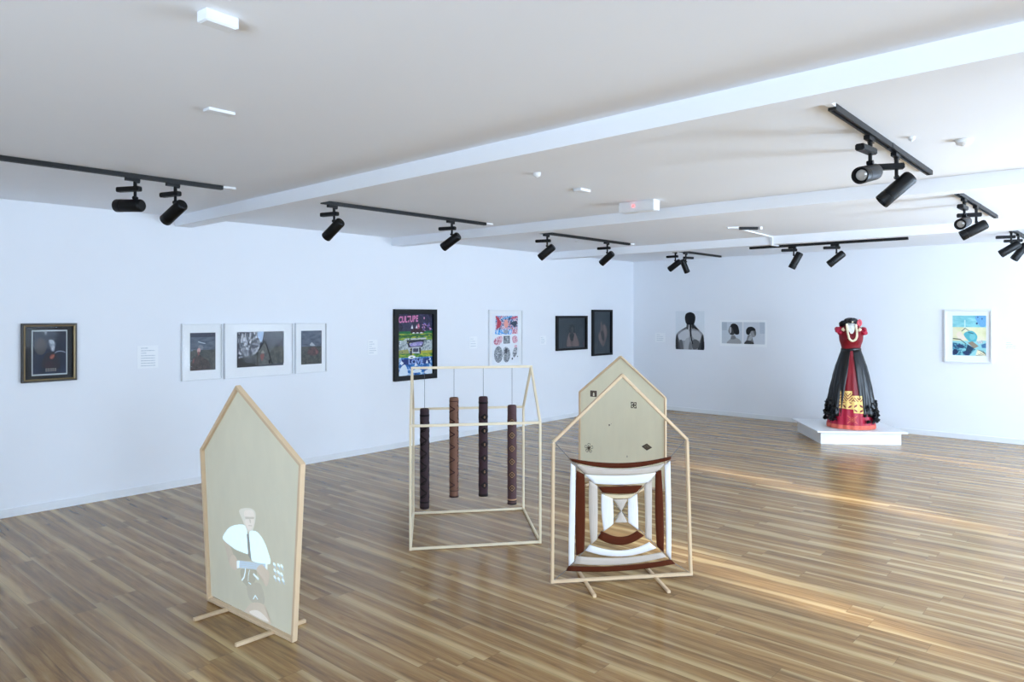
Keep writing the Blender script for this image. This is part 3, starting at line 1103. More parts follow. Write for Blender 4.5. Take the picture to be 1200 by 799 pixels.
# --- gold framed dark picture
A = Art('framed_picture', 'left', 1.815, 2.235, 1.115, 1.620, 'square dark picture in a black and gold frame, nearest the left edge', 'picture')
A.frame(0.026, 0.034, mat('dark_gilt_side', (48, 42, 36), 0.4, metal=0.3, var=0.2), GOLD, 0.011)
A.board(0.024, 0.002, 0.010, ink((14, 15, 20)), 'mount')
navy = noise_pic('navy_painting', [(0.3, (12, 16, 28)), (0.55, (22, 32, 56)), (0.75, (34, 46, 74))], 9)
its = [
    ((30, 36, 52), R4(210, 178, 590, 300)),  # paler top: glass reflection painted into the picture
    ((66, 62, 66), blob(295, 340, 70, 98, 18)),
    ((74, 70, 72), blob(298, 332, 58, 80, 18)),
    ((44, 50, 66), crom([(340, 180), (460, 180), (470, 215), (400, 225), (350, 215)])),
    ((150, 156, 168), crom([(335, 182), (365, 182), (362, 210), (345, 215)])),
    ((118, 124, 138), crom([(380, 290), (410, 262), (450, 285), (462, 330), (455, 395), (430, 402), (410, 385), (400, 340)])),
    ((160, 166, 178), crom([(400, 270), (440, 280), (455, 320), (415, 318), (398, 300)])),
    ((172, 176, 184), crom([(418, 345), (450, 345), (445, 385), (428, 390)])),
    ((30, 26, 34), crom([(300, 560), (350, 430), (420, 410), (470, 430), (520, 580), (420, 600)])),
    ((44, 28, 36), crom([(340, 580), (360, 520), (430, 515), (440, 570), (400, 590)])),
    ((112, 58, 52), crom([(395, 470), (420, 435), (455, 438), (450, 470), (420, 492)])),
    ((140, 84, 72), crom([(405, 468), (440, 442), (452, 450), (425, 480)])),
]
for rb in ribbon([(460, 420), (490, 402), (520, 400), (550, 405), (580, 418)], 8):
    its.append(((140, 150, 168), rb))
for k in range(5):
    its.append(((116, 112, 110), R4(350 + k * 26, 590, 370 + k * 26, 626)))
    its.append(((60, 58, 62), R4(356 + k * 26, 600, 362 + k * 26, 618)))
fx = lambda x: 0.0 + (x - 75) / 640 * 0.42
fz = lambda y: 0.505 * (1 - (y - 85) / 655)
A.picture(fx(192), fz(668), fx(605), fz(160), 0.0125, (192, 160, 605, 668), (176, 184, 186), [((20, 26, 42), R4(205, 176, 592, 652)), (navy, R4(206, 300, 591, 651))] + its)
A.pane(0.025, 0.020)

# --- three white framed photographs
def white_photo(s0, s1, z0, z1, i0, i1, j0, j1, label, src, base, items, fw=0.010):
    A = Art('framed_photograph', 'left', s0, s1, z0, z1, label, 'picture')
    A.frame(fw, 0.028, FRAMEW)
    A.board(fw - 0.001, 0.002, 0.008, MATW)
    A.picture(i0 - s0, j0 - z0, i1 - s0, j1 - z0, 0.0105, src, base, items, 'photograph')
    A.pane(fw - 0.001, 0.018)
    return A


field = noise_pic('dusk_field', [(0.3, (58, 64, 64)), (0.5, (76, 78, 75)), (0.7, (94, 93, 88))], 26)  # field and tent tones raised to paint in haze reflected by the glass
duskb = noise_pic('dusk_sky', [(0.3, (70, 78, 92)), (0.5, (88, 97, 111)), (0.75, (106, 114, 127))], 14, (1, 1, 3))
coat = noise_pic('dark_coat', [(0.3, (48, 44, 46)), (0.6, (80, 70, 68))], 40)
its = [(duskb, R4(168, 198, 470, 405)), ((62, 66, 80), R4(168, 198, 470, 250)), (field, R4(168, 400, 470, 640)),
       (coat, crom([(180, 640), (195, 540), (230, 480), (270, 450), (320, 490), (390, 540), (400, 640)])),
       ((176, 186, 196), ribbon([(265, 302), (300, 315), (345, 325)], 10)[0]), ((176, 186, 196), ribbon([(300, 315), (345, 325)], 10)[0]),
       ((120, 122, 130), crom([(262, 360), (290, 340), (320, 360), (316, 395), (280, 400)])),
       ((190, 150, 146), crom([(250, 395), (272, 376), (290, 395), (280, 430), (256, 430)])),
       ((128, 84, 84), crom([(256, 425), (276, 420), (278, 450), (262, 462)])),
       ((134, 84, 84), crom([(196, 540), (208, 500), (216, 505), (208, 550)])),
       ((110, 126, 140), R4(172, 396, 200, 410))]
white_photo(3.165, 3.578, 1.035, 1.605, 3.25, 3.51, 1.135, 1.512, 'white framed photo of a cloaked figure at dusk, left of the three', (168, 198, 470, 640), (66, 70, 78), its)

its = [((58, 60, 70), R4(160, 182, 460, 480))]
rt = random.Random(21)
for k in range(150):
    x, y = rt.uniform(164, 420), rt.uniform(195, 475)
    l_ = rt.uniform(10, 46) * (1.0 if y < 330 else 0.5)
    its.append((rt.choice([(196, 198, 206), (168, 170, 182), (140, 142, 154), (210, 210, 216)]), ribbon([(x, y), (x + rt.uniform(-12, 12), y - l_)], rt.uniform(7, 13))[0]))
its += [
       ((170, 190, 216), crom([(385, 185), (455, 182), (450, 260), (430, 300), (400, 270), (380, 230)])),
       (noise_pic('grey_wood', [(0.35, (52, 54, 62)), (0.65, (90, 92, 102))], 50, (1, 1, 0.3)), [(455, 182), (685, 178), (685, 360), (470, 340), (430, 290)]),
       (field, [(160, 478), (240, 470), (370, 448), (540, 360), (685, 352), (685, 556), (160, 584)]),
       ((50, 48, 48), [(160, 490), (360, 455), (365, 575), (160, 584)]),
       ((66, 66, 66), [(462, 285), (370, 430), (372, 574), (556, 562), (500, 350)]),
       (noise_pic('tent_canvas', [(0.3, (76, 78, 78)), (0.7, (104, 104, 102))], 30), [(460, 300), (385, 430), (388, 572), (530, 562), (486, 350)]),
       ((40, 42, 44), ribbon([(462, 285), (370, 425)], 8)[0]), ((34, 36, 38), ribbon([(470, 300), (548, 560)], 10)[0]),
       ((44, 46, 48), ribbon([(462, 285), (540, 340)], 7)[0]),
       ((128, 86, 82), crom([(410, 460), (425, 440), (455, 440), (452, 480), (432, 520), (416, 490)])),
       ((134, 130, 124), crom([(420, 430), (440, 395), (460, 430)])), ((36, 36, 38), crom([(505, 520), (525, 510), (530, 550), (510, 556)]))]
white_photo(3.602, 4.397, 1.030, 1.603, 3.742, 4.280, 1.140, 1.512, 'wide white framed photo of a tent by bare trees, middle of three', (160, 178, 685, 584), (70, 72, 80), its)

its = [(duskb, R4(888, 168, 1120, 350)), (field, R4(888, 345, 1120, 545)),
       (noise_pic('red_brown_coat', [(0.3, (62, 54, 56)), (0.7, (110, 82, 82))], 50), crom([(955, 420), (990, 365), (1030, 350), (1075, 380), (1080, 430), (1020, 450)])),
       ((168, 170, 178), crom([(985, 330), (1005, 300), (1030, 322), (1045, 340), (1010, 340)])), ((122, 84, 84), blob(1062, 412, 14, 22))]
white_photo(4.425, 4.832, 1.033, 1.600, 4.502, 4.770, 1.132, 1.512, 'white framed misty photo of a distant figure, right of the three', (888, 168, 1120, 545), (66, 72, 86), its)

# --- painted poster in a black frame
A = Art('framed_poster', 'left', 5.820, 6.535, 0.850, 1.762, 'graffiti-style painted poster in a wide black frame, lettering across top and bottom', 'picture')
A.frame(0.062, 0.045, FRAMEB)
px0, pz0, px1, pz1 = 0.062, 0.062, 0.653, 0.850
S = (92, 85, 425, 738)
grass = noise_pic('painted_grass', [(0.35, (30, 92, 48)), (0.5, (96, 150, 54)), (0.65, (190, 186, 60))], 12, (1, 1, 4))
water = noise_pic('painted_water', [(0.36, (20, 60, 130)), (0.52, (42, 120, 190)), (0.62, (190, 215, 235))], 12, dist=1.5)
chalk = noise_pic('painted_chalk', [(0.36, (96, 108, 116)), (0.5, (170, 180, 184)), (0.68, (206, 212, 212))], 16, dist=1.5)
its = [(noise_pic('painted_night', [(0.35, (26, 26, 46)), (0.6, (54, 52, 84)), (0.75, (96, 72, 120))], 9), R4(92, 85, 425, 300)),
       ((24, 110, 60), [(92, 270), (425, 268), (425, 300), (92, 305)]), (grass, [(92, 295), (425, 288), (425, 380), (92, 375)]),
       ((40, 96, 48), [(95, 310), (420, 305), (420, 322), (95, 330)]),
       (chalk, [(92, 365), (425, 365), (425, 500), (92, 500)]), ((150, 152, 90), [(92, 470), (190, 460), (210, 545), (92, 548)]),
       ((170, 168, 64), [(310, 480), (425, 478), (425, 546), (300, 545)]), (grass, [(92, 505), (425, 510), (425, 550), (92, 550)]),
       (water, R4(92, 548, 425, 738)), ((24, 48, 110), [(130, 565), (400, 562), (400, 622), (130, 622)]),
       # trio of pale triangles on dark mounds
       ((52, 30, 38), crom([(215, 285), (240, 245), (290, 235), (330, 250), (345, 285), (280, 295)])),
       ((150, 84, 110), crom([(262, 240), (282, 190), (300, 240)])),
       ((226, 228, 232), [(218, 240), (230, 200), (238, 242)]), ((226, 228, 232), [(262, 236), (272, 202), (280, 236)]),
       ((220, 130, 160), [(282, 225), (292, 178), (302, 225)]),
       ((232, 232, 236), crom([(230, 292), (242, 280), (258, 290)])), ((232, 232, 236), crom([(266, 292), (278, 280), (294, 290)])), ((232, 232, 236), crom([(302, 292), (316, 280), (334, 290)])),
       ((220, 150, 180), blob(345, 128, 6, 12)),
       # dark cart with pale rim
       ((36, 40, 58), [(175, 362), (345, 362), (330, 440), (195, 440)]), ((196, 200, 200), [(145, 345), (365, 340), (362, 358), (150, 362)]),
       ((30, 32, 44), [(210, 440), (228, 440), (226, 530), (212, 530)]), ((30, 32, 44), [(295, 440), (312, 440), (312, 515), (298, 515)]),
       ((56, 60, 84), R4(238, 455, 288, 490)), ((150, 142, 196), crom([(208, 408), (235, 392), (325, 384), (318, 422), (250, 430), (212, 428)])),
       ((206, 206, 214), ribbon([(205, 450), (225, 442), (310, 440)], 7)[0]), ((206, 206, 214), ribbon([(225, 442), (310, 440)], 7)[0]), ((206, 206, 214), ribbon([(230, 500), (300, 505), (315, 520)], 8)[0]),
       ((238, 240, 242), blob(226, 545, 36, 18)), ((60, 120, 90), blob(224, 548, 14, 7)),
       ((214, 226, 236), crom([(110, 735), (118, 660), (160, 620), (185, 690), (180, 735)])), ((222, 232, 240), crom([(225, 700), (270, 675), (320, 695), (300, 712), (250, 715)])),
       ((226, 234, 242), [(250, 645), (264, 585), (276, 640)]), ((226, 234, 242), [(360, 620), (372, 580), (384, 620)]), ((226, 236, 244), [(388, 585), (405, 560), (412, 585)]),
       ((220, 230, 240), crom([(340, 725), (375, 690), (424, 690), (424, 735)])), ((226, 234, 242), [(112, 605), (130, 580), (150, 605), (130, 625)])]
for k in range(26):
    x, y = random.uniform(95, 420), random.uniform(370, 500)
    its.append((random.choice([(60, 70, 84), (226, 230, 232), (196, 190, 70), (80, 90, 110)]), ribbon([(x, y), (x + random.uniform(-14, 14), y + random.uniform(-18, 18))], 5)[0]))
pr_ = random.Random(4)
for k in range(26):                                           # tags sprayed on the night sky
    x, y = pr_.uniform(320, 415), pr_.uniform(185, 262)
    its.append((pr_.choice([(186, 120, 176), (120, 104, 176), (210, 150, 196), (90, 110, 190)]), ribbon([(x, y), (x + pr_.uniform(-16, 16), y + pr_.uniform(-18, 18))], 6)[0]))
for k in range(14):
    x, y = pr_.uniform(215, 318), pr_.uniform(390, 426)
    its.append((pr_.choice([(206, 196, 226), (110, 92, 160), (180, 150, 206)]), ribbon([(x, y), (x + pr_.uniform(-12, 12), y + pr_.uniform(-10, 10))], 5)[0]))
for k in range(30):
    x, y = pr_.uniform(95, 420), pr_.uniform(300, 360)
    its.append((pr_.choice([(30, 110, 60), (120, 170, 60), (200, 190, 70), (20, 70, 50)]), ribbon([(x, y), (x + pr_.uniform(-20, 20), y + pr_.uniform(-8, 8))], 6)[0]))
poster = A.picture(px0, pz0, px1, pz1, 0.012, S, (50, 52, 80), its)
qx = lambda x: px0 + (x - 92) / 333 * (px1 - px0)
qz = lambda y: pz1 - (y - 85) / 653 * (pz1 - pz0)
lettering(A, 'CULTURE', qx(100), qz(176), 0.110, ink((214, 130, 176)), 0.0185, shear=0.15, offset=0.004, sx=0.68, rot=0.05, parent=poster)
lettering(A, 'LOVE', qx(190), qz(618), 0.082, ink((140, 170, 225)), 0.0187, offset=0.003, sx=1.28, parent=poster)
A.pane(0.060, 0.026)

# --- white framed print with coloured top and grey ovals
A = Art('framed_print', 'left', 7.560, 8.300, 0.930, 1.762, 'white framed print with red and blue block over grey ovals', 'picture')
A.frame(0.016, 0.030, FRAMEW)
A.board(0.015, 0.002, 0.009, MATW)
u0 = lambda x: (x - 70) / (465 - 70) * 0.74
w0 = lambda y: 0.832 * (1 - (y - 80) / (750 - 80))
red_blue = noise_pic('red_blue_collage', [(0.40, (186, 60, 84)), (0.45, (226, 200, 214)), (0.50, (226, 226, 236)), (0.535, (70, 150, 214)), (0.60, (52, 70, 100))], 17, dist=2.5, detail=2)
grey_sw = noise_pic('grey_swirl', [(0.42, (62, 70, 80)), (0.50, (126, 132, 142)), (0.57, (210, 216, 222))], 30, dist=3.5, detail=2)
pinkp = noise_pic('pink_wash', [(0.42, (190, 110, 132)), (0.50, (226, 176, 190)), (0.60, (228, 212, 222))], 20, dist=2.0)
blue_c = noise_pic('blue_strip', [(0.44, (40, 140, 220)), (0.52, (110, 190, 235)), (0.58, (222, 228, 236))], 22, dist=2.0)
its = [(red_blue, [(150, 150), (412, 152), (408, 330), (148, 335)]), ((184, 62, 78), crom([(155, 155), (185, 180), (215, 235), (195, 285), (160, 300), (172, 240)])),
       ((52, 64, 84), crom([(330, 230), (400, 215), (385, 285), (345, 262)])), ((230, 160, 150), blob(272, 245, 26, 48)), ((196, 70, 96), ribbon([(335, 185), (405, 160)], 14)[0]),
       ((92, 168, 216), ribbon([(225, 190), (340, 155)], 14)[0]),
       (blue_c, [(145, 318), (340, 312), (335, 372), (142, 372)]), ((150, 160, 176), blob(270, 340, 32, 24)), (pinkp, [(345, 312), (410, 310), (408, 368), (340, 368)]),
       (pinkp, crom([(130, 440), (165, 400), (222, 392), (226, 450), (190, 492), (140, 486)])), ((56, 66, 80), R4(242, 390, 315, 480)), (grey_sw, R4(250, 398, 306, 474)),
       (pinkp, crom([(350, 400), (395, 395), (410, 450), (385, 480), (350, 465)])),
       (grey_sw, blob(182, 605, 50, 98, 20)), (grey_sw, crom([(240, 545), (275, 520), (312, 560), (318, 640), (290, 700), (250, 690), (240, 620)])),
       ((70, 76, 84), crom([(262, 540), (285, 545), (276, 600), (255, 580)])),
       (grey_sw, crom([(348, 600), (372, 535), (402, 530), (398, 610), (368, 655)])), (pinkp, blob(384, 518, 18, 18)), ((90, 96, 104), blob(345, 665, 9, 14)), ((90, 96, 104), blob(408, 642, 6, 8))]
A.picture(u0(110), w0(722), u0(428), w0(130), 0.0105, (110, 130, 428, 722), (232, 236, 242), its)
A.pane(0.015, 0.020)

# --- two dark framed portraits near the corner
def dark_portrait(s0, s1, z0, z1, label, src, items, slipc):
    A = Art('framed_portrait', 'left', s0, s1, z0, z1, label, 'picture')
    A.frame(0.036, 0.045, FRAMEB)
    A.board(0.034, 0.002, 0.010, ink((58, 66, 74)), 'slip')
    bgm = noise_pic('charcoal_backdrop', [(0.3, (46, 55, 62)), (0.6, (56, 65, 72)), (0.8, (66, 73, 78))], 4)  # lightened so the colour holds the grey sheen of the glass
    A.picture(0.060, 0.058, A.w - 0.060, A.h - 0.058, 0.0125, src, bgm, items, 'portrait')
    A.pane(0.035, 0.022)


fl, fl2, dkc = (94, 84, 86), (112, 98, 98), (40, 46, 52)
dark_portrait(9.125, 9.955, 1.110, 1.672, 'wide black framed dark portrait of a seated figure in a shawl', (150, 195, 500, 605),
              [(dkc, crom([(295, 400), (300, 300), (335, 270), (365, 300), (370, 400), (340, 430)])), ((62, 66, 70), crom([(316, 330), (335, 305), (352, 335), (345, 385), (325, 385)])),
               (fl, crom([(262, 605), (285, 420), (320, 400), (360, 400), (385, 420), (430, 605)])), (dkc, crom([(300, 420), (330, 400), (358, 420), (350, 500), (328, 530), (308, 490)])),
               (fl2, crom([(270, 600), (288, 440), (312, 560), (318, 600)])), (fl2, crom([(345, 600), (372, 410), (420, 590)])), ((84, 68, 80), crom([(480, 580), (495, 540), (499, 600)]))], None)
dark_portrait(10.115, 10.705, 0.985, 1.775, 'tall narrow black framed dark portrait of a bent figure, nearest the corner', (630, 120, 840, 680),
              [(fl, crom([(690, 420), (715, 370), (720, 260), (735, 245), (745, 300), (765, 275), (800, 330), (810, 420), (795, 500), (760, 600), (725, 570), (690, 480)])),
               ((54, 56, 60), crom([(725, 400), (745, 370), (765, 420), (770, 520), (740, 490)])), (fl2, crom([(760, 300), (782, 300), (800, 400), (785, 470), (770, 400)])),
               ((66, 70, 72), crom([(640, 560), (660, 540), (680, 590), (660, 620)])), (fl2, crom([(695, 460), (718, 400), (724, 470), (742, 560), (720, 540)]))], None)

# --- unframed photographs on the back wall
def print_on_wall(s0, s1, z0, z1, label, src, base, items, inset=0.0):
    A = Art('photographic_print', 'back', s0, s1, z0, z1, label, 'photograph', gap=0.001)
    A.board(0.0, 0.0, 0.004, ink((218, 227, 236)) if inset == 0 else PAPER, 'backing')
    A.picture(inset, inset * 1.3, A.w - inset, A.h - inset, 0.006, src, base, items, 'photograph')


g = lambda v: (v, v + 1, v + 4)
hair = ink((22, 24, 28))
its = [(ink(g(150)), crom([(120, 522), (118, 400), (130, 345), (180, 305), (235, 285), (245, 225), (315, 225), (322, 280), (385, 310), (425, 350), (434, 420), (430, 524)], 5)),
       (ink(g(196)), crom([(150, 360), (200, 315), (262, 300), (270, 380), (235, 420), (180, 420), (150, 400)])), (ink(g(186)), crom([(300, 310), (370, 320), (400, 360), (385, 420), (330, 400), (300, 360)])),
       (ink(g(76)), crom([(120, 520), (118, 400), (135, 350), (150, 400), (160, 460), (185, 520)])), (ink(g(40)), crom([(118, 520), (116, 420), (128, 370), (138, 430), (150, 520)])),
       (ink(g(60)), crom([(430, 522), (434, 420), (418, 350), (398, 400), (385, 460), (365, 520)])), (ink(g(28)), crom([(432, 522), (434, 430), (422, 370), (410, 430), (400, 522)])),
       (ink(g(172)), crom([(225, 420), (262, 390), (275, 450), (262, 520), (215, 520)])), (ink(g(92)), crom([(300, 430), (340, 405), (385, 440), (370, 500), (320, 520), (300, 480)])),
       (ink(g(120)), crom([(262, 520), (275, 440), (290, 440), (300, 520)])), (ink(g(98)), crom([(160, 430), (190, 420), (205, 520), (175, 520)])),
       (ink(g(84)), crom([(240, 285), (246, 225), (262, 240), (262, 290)])), (ink(g(66)), crom([(322, 280), (314, 225), (298, 240), (300, 285)])), (ink(g(204)), crom([(262, 290), (270, 240), (282, 240), (284, 300)])),
       (hair, crom([(222, 165), (235, 120), (280, 102), (325, 120), (340, 165), (330, 220), (310, 242), (250, 240), (230, 215)], 5))]
for a, c, w in (((284, 225), (284, 300), 20), ((284, 295), (290, 370), 16), ((289, 365), (300, 425), 13), ((299, 420), (310, 458), 9)):
    its.append((hair, ribbon([a, c], w)[0]))
its = [(c, [(x, min(y, 523)) for x, y in p]) for c, p in its]
print_on_wall(-6.310, -5.760, 1.082, 1.752, 'unframed black and white photo of a person seen from behind with a thin braid', (116, 90, 438, 524), ink((222, 228, 234)), its)

its = [(ink((196, 204, 212)), R4(640, 205, 878, 448)), (ink((176, 186, 196)), R4(640, 205, 700, 300)), (ink((206, 212, 220)), R4(886, 205, 1125, 448)), (ink((186, 196, 208)), R4(1070, 205, 1125, 330)),
       (ink(g(158)), crom([(700, 446), (740, 395), (752, 352), (790, 352), (800, 380), (845, 400), (855, 446)])), (ink(g(60)), crom([(718, 300), (728, 268), (745, 245), (780, 250), (790, 330), (765, 350), (738, 345), (722, 325)])),
       (ink(g(168)), crom([(726, 300), (732, 268), (748, 262), (752, 310), (735, 335)])), (hair, crom([(742, 245), (765, 222), (805, 228), (832, 262), (840, 335), (800, 345), (780, 318), (768, 280)])),
       (ink(g(120)), crom([(745, 395), (760, 360), (795, 365), (800, 390), (770, 400)])),
       (ink(g(128)), crom([(898, 448), (925, 400), (940, 350), (985, 350), (990, 385), (1000, 448)])), (ink(g(172)), crom([(940, 400), (965, 352), (985, 360), (978, 398), (950, 415)])), (ink(g(64)), crom([(900, 448), (930, 410), (985, 420), (1002, 448)])),
       (ink(g(150)), crom([(960, 300), (1015, 285), (1030, 320), (1025, 355), (1000, 372), (975, 350)])), (ink(g(96)), crom([(1000, 290), (1020, 285), (1030, 322), (1024, 352), (1010, 340)])),
       (hair, crom([(920, 330), (918, 295), (940, 262), (985, 256), (1020, 280), (1015, 298), (975, 305), (958, 340), (935, 345)])), (ink(g(226)), R4(874, 205, 890, 448))]
print_on_wall(-5.478, -4.670, 1.165, 1.602, 'wide unframed black and white double photo of two side profiles', (640, 205, 1125, 448), ink((216, 222, 228)), its, 0.034)

# --- turquoise print in a white frame
A = Art('framed_print', 'back', -2.170, -1.612, 1.040, 1.760, 'white framed turquoise and yellow patterned print, right of the dressed mannequin', 'picture')
A.frame(0.020, 0.036, FRAMEW)
A.board(0.018, 0.002, 0.009, MATW)
x0, x1_, z0_, z1_ = 0.098, 0.486, 0.098, 0.640
tq = noise_pic('turquoise_wash', [(0.3, (112, 186, 196)), (0.55, (140, 206, 212)), (0.75, (178, 224, 226))], 7, (1, 1, 3))
yl = noise_pic('yellow_wash', [(0.3, (216, 214, 160)), (0.55, (230, 228, 190)), (0.75, (236, 226, 206))], 8)
db = noise_pic('deep_blue_patches', [(0.42, (40, 92, 124)), (0.5, (86, 160, 180)), (0.6, (140, 206, 212))], 24, dist=2)
its = [(tq, R4(228, 160, 650, 310)), (yl, R4(228, 305, 650, 480)), ((150, 210, 214), [(228, 480), (650, 470), (650, 660), (228, 660)]), (db, [(228, 500), (420, 520), (520, 580), (440, 658), (228, 658)]),
       ((196, 226, 226), ribbon([(385, 220), (385, 310)], 16)[0]), ((60, 110, 170), blob(540, 200, 14, 18)), ((50, 70, 120), blob(536, 258, 12, 14)), ((96, 150, 200), blob(585, 265, 20, 26)), ((90, 140, 190), blob(570, 215, 12, 16)),
       ((110, 170, 214), crom([(520, 170), (650, 165), (648, 280), (590, 300), (540, 240)])), ((70, 110, 170), blob(600, 200, 10, 12)), ((60, 90, 140), blob(548, 180, 9, 9)),
       ((240, 224, 206), crom([(275, 400), (320, 360), (360, 400), (400, 460), (320, 460)])), ((90, 96, 84), ribbon([(345, 355), (390, 318)], 10)[0]), ((96, 110, 100), ribbon([(390, 318), (480, 380)], 8)[0]),
       ((90, 178, 190), crom([(370, 390), (470, 350), (540, 410), (520, 480), (440, 480)])), ((120, 196, 200), blob(482, 425, 40, 40)), ((60, 110, 120), ribbon([(430, 370), (490, 385)], 12)[0]),
       ((76, 84, 80), ribbon([(235, 450), (330, 460)], 12)[0]), ((76, 96, 96), ribbon([(330, 462), (400, 515)], 10)[0]), ((150, 138, 120), [(420, 500), (480, 480), (560, 540), (500, 570)]), ((40, 70, 96), [(420, 520), (500, 565), (440, 650), (380, 655)]),
       ((44, 70, 110), crom([(270, 540), (330, 520), (385, 555), (330, 570)])), ((40, 60, 100), crom([(232, 600), (270, 580), (300, 620), (260, 655), (232, 650)])), ((44, 64, 104), crom([(360, 620), (420, 600), (450, 640), (400, 658)])),
       ((236, 228, 196), [(540, 580), (650, 640), (650, 658), (520, 658)]), ((222, 230, 226), [(530, 480), (590, 460), (620, 495), (560, 515)]), ((70, 120, 160), [(590, 520), (650, 500), (650, 560), (600, 560)])]
for k in range(4):
    its.append(((80, 86, 90), ribbon([(525 + k * 26, 655 - k * 16), (585 + k * 20, 658 - k * 5)], 5)[0]))
    its.append(((120, 110, 96), ribbon([(545 + k * 22, 585 + k * 2), (648, 622 + k * 12)], 4)[0]))
    its.append(((60, 90, 120), ribbon([(540 + k * 18, 482 - k * 5), (562 + k * 16, 510 - k * 4)], 5)[0]))
A.picture(x0, z0_, x1_, z1_, 0.0105, (228, 160, 650, 660), (176, 220, 220), its)
A.pane(0.019, 0.024)

# --- paper wall labels
LINE = ink((184, 194, 206))
def wall_label(wall, s0, s1, z0, z1, label, rows, d=0.003):
    A = Art('wall_label', wall, s0, s1, z0, z1, label, 'label', gap=0.0005)
    b = MB()
    b.prism([A.P(0, 0, 0), A.P(A.w, 0, 0), A.P(A.w, A.h, 0), A.P(0, A.h, 0)], A.n * d)
    b.mi = 1
    n = len(rows)
    for k, (a, c) in enumerate(rows):
        zc = A.h * (1 - (k + 1) / (n + 1))
        x = A.w * a
        while x < A.w * c - 0.004:                            # words too small to read
            l_ = min(random.uniform(0.008, 0.026), A.w * c - x)
            b.poly([A.P(x, zc - 0.0032, d + 0.0003), A.P(x + l_, zc - 0.0032, d + 0.0003), A.P(x + l_, zc + 0.0032, d + 0.0003), A.P(x, zc + 0.0032, d + 0.0003)])
            x += l_ + 0.004
    b.build('card', [PAPER, LINE], A.root, fixn=False)


wall_label('left', 2.752, 2.945, 1.185, 1.400, 'large white text card right of the gold framed picture',
           [(.18, .5), (.18, .82), (.18, .45), (.18, .88), (.18, .84), (.18, .86), (.18, .86), (.18, .9)])
wall_label('left', 5.430, 5.575, 1.200, 1.385, 'small white text card left of the graffiti-style poster', [(.15, .5), (.15, .7), (.15, .4), (.15, .8), (.15, .85), (.15, .6)])
wall_label('left', 7.180, 7.335, 1.215, 1.385, 'small white text card between the poster and the red and blue print', [(.15, .5), (.15, .75), (.15, .8), (.15, .85)])
wall_label('left', 8.735, 8.890, 1.220, 1.360, 'small white text card left of the wide dark portrait', [(.15, .5), (.15, .7), (.15, .8), (.15, .7)])
wall_label('back', -6.720, -6.525, 1.200, 1.365, 'small white text card left of the photo of a bare back', [(.15, .5), (.15, .8), (.15, .85), (.15, .8)])
wall_label('back', -1.490, -1.325, 1.230, 1.350, 'small white text card right of the turquoise print', [(.15, .5), (.15, .6), (.15, .85), (.15, .9)])

# ------------------------------------------------------------------ plinth and dressed mannequin
PLW = mat('white_plinth_paint', (236, 238, 240), 0.4, var=0.01, scale=6, spec=0.35)
pr = math.radians(36.2)
ex, ey = V3((math.cos(pr), math.sin(pr), 0)), V3((-math.sin(pr), math.cos(pr), 0))
P0 = V3((-3.285, 9.690, 0))
pc = P0 + ex * 0.565 + ey * 0.565
plinth = thing('plinth', pc, 'low square white plinth with an overhanging top under the dressed mannequin', 'plinth')
MB().box(pc + Z * 0.076, (1.01, 1.01, 0.152), pr).build('plinth_body', PLW, plinth)
b = MB()
b.box(pc + Z * 0.164, (1.13, 1.13, 0.024), pr)
bmesh.ops.bevel(b.bm, geom=b.bm.edges[:], offset=0.002, segments=1, affect='EDGES')
b.build('plinth_top', PLW, plinth)

DR = thing('dressed_mannequin', (-3.065, 10.345, 0.1765), 'headless mannequin in a red gown with black overskirt on the white plinth', 'mannequin', rz=math.radians(20))
RED = mat('crimson_silk', (128, 8, 26), 0.45, var=0.18, scale=24, stretch=(1, 1, 0.2), bump=0.15, spec=0.4)
ROSE = mat('rose_red_silk', (176, 26, 58), 0.45, var=0.16, scale=26, stretch=(1, 1, 0.2), bump=0.15, spec=0.4)
CORAL = mat('coral_border', (218, 108, 90), 0.6, var=0.30, scale=60, spec=0.2)
SATIN = mat('black_satin', (7, 8, 12), 0.34, var=0.3, scale=40, stretch=(1, 1, 0.15), bump=0.25, spec=0.5)
FEATH = mat('black_ruffle', (7, 8, 11), 0.45, var=0.3, scale=60, spec=0.5)
YEL = mat('yellow_applique', (244, 208, 128), 0.6, var=0.1, scale=40, spec=0.2)
CREAM = mat('cream_necklace', (238, 226, 192), 0.5, var=0.08, scale=80, bump=0.3)
SKINW = mat('white_mannequin', (226, 226, 222), 0.5)
PINKF = mat('pink_flower', (228, 96, 110), 0.6, var=0.15, scale=50)


def interp(tab, z):
    for (z0, *a), (z1, *b_) in zip(tab, tab[1:]):
        if z0 <= z <= z1:
            t_ = (z - z0) / (z1 - z0)
            t_ = t_ * t_ * (3 - 2 * t_) * 0.4 + t_ * 0.6
            return [x + (y - x) * t_ for x, y in zip(a, b_)]
    return list(tab[0][1:]) if z < tab[0][0] else list(tab[-1][1:])


SK = [(0.0, 0.298, 0.285), (0.10, 0.292, 0.275), (0.335, 0.264, 0.25), (0.50, 0.243, 0.228), (0.69, 0.210, 0.195), (0.81, 0.184, 0.168), (0.92, 0.150, 0.132), (1.04, 0.112, 0.090)]


def skirt(phi, z, off=0.0, amp=0.022, nf=17):
    rx, ry = interp(SK, z)
    k = amp * min(1.0, (1.06 - z) / 0.8)
    w = 1 + k * math.sin(nf * phi + 1.3 * math.sin(2 * phi)) + 0.5 * k * math.sin(7 * phi + 0.6)
    # phi = 0 is the front (-Y); grows towards local +X
    return V3(((rx + off) * w * math.sin(phi), -(ry + off) * w * math.cos(phi), z))


NP = 120
def skirt_band(zs, off=0.0):
    b = MB()
    b.rings([[skirt(2 * PI * i / NP, z, off) for i in range(NP)] for z in zs], caps=False)
    return b


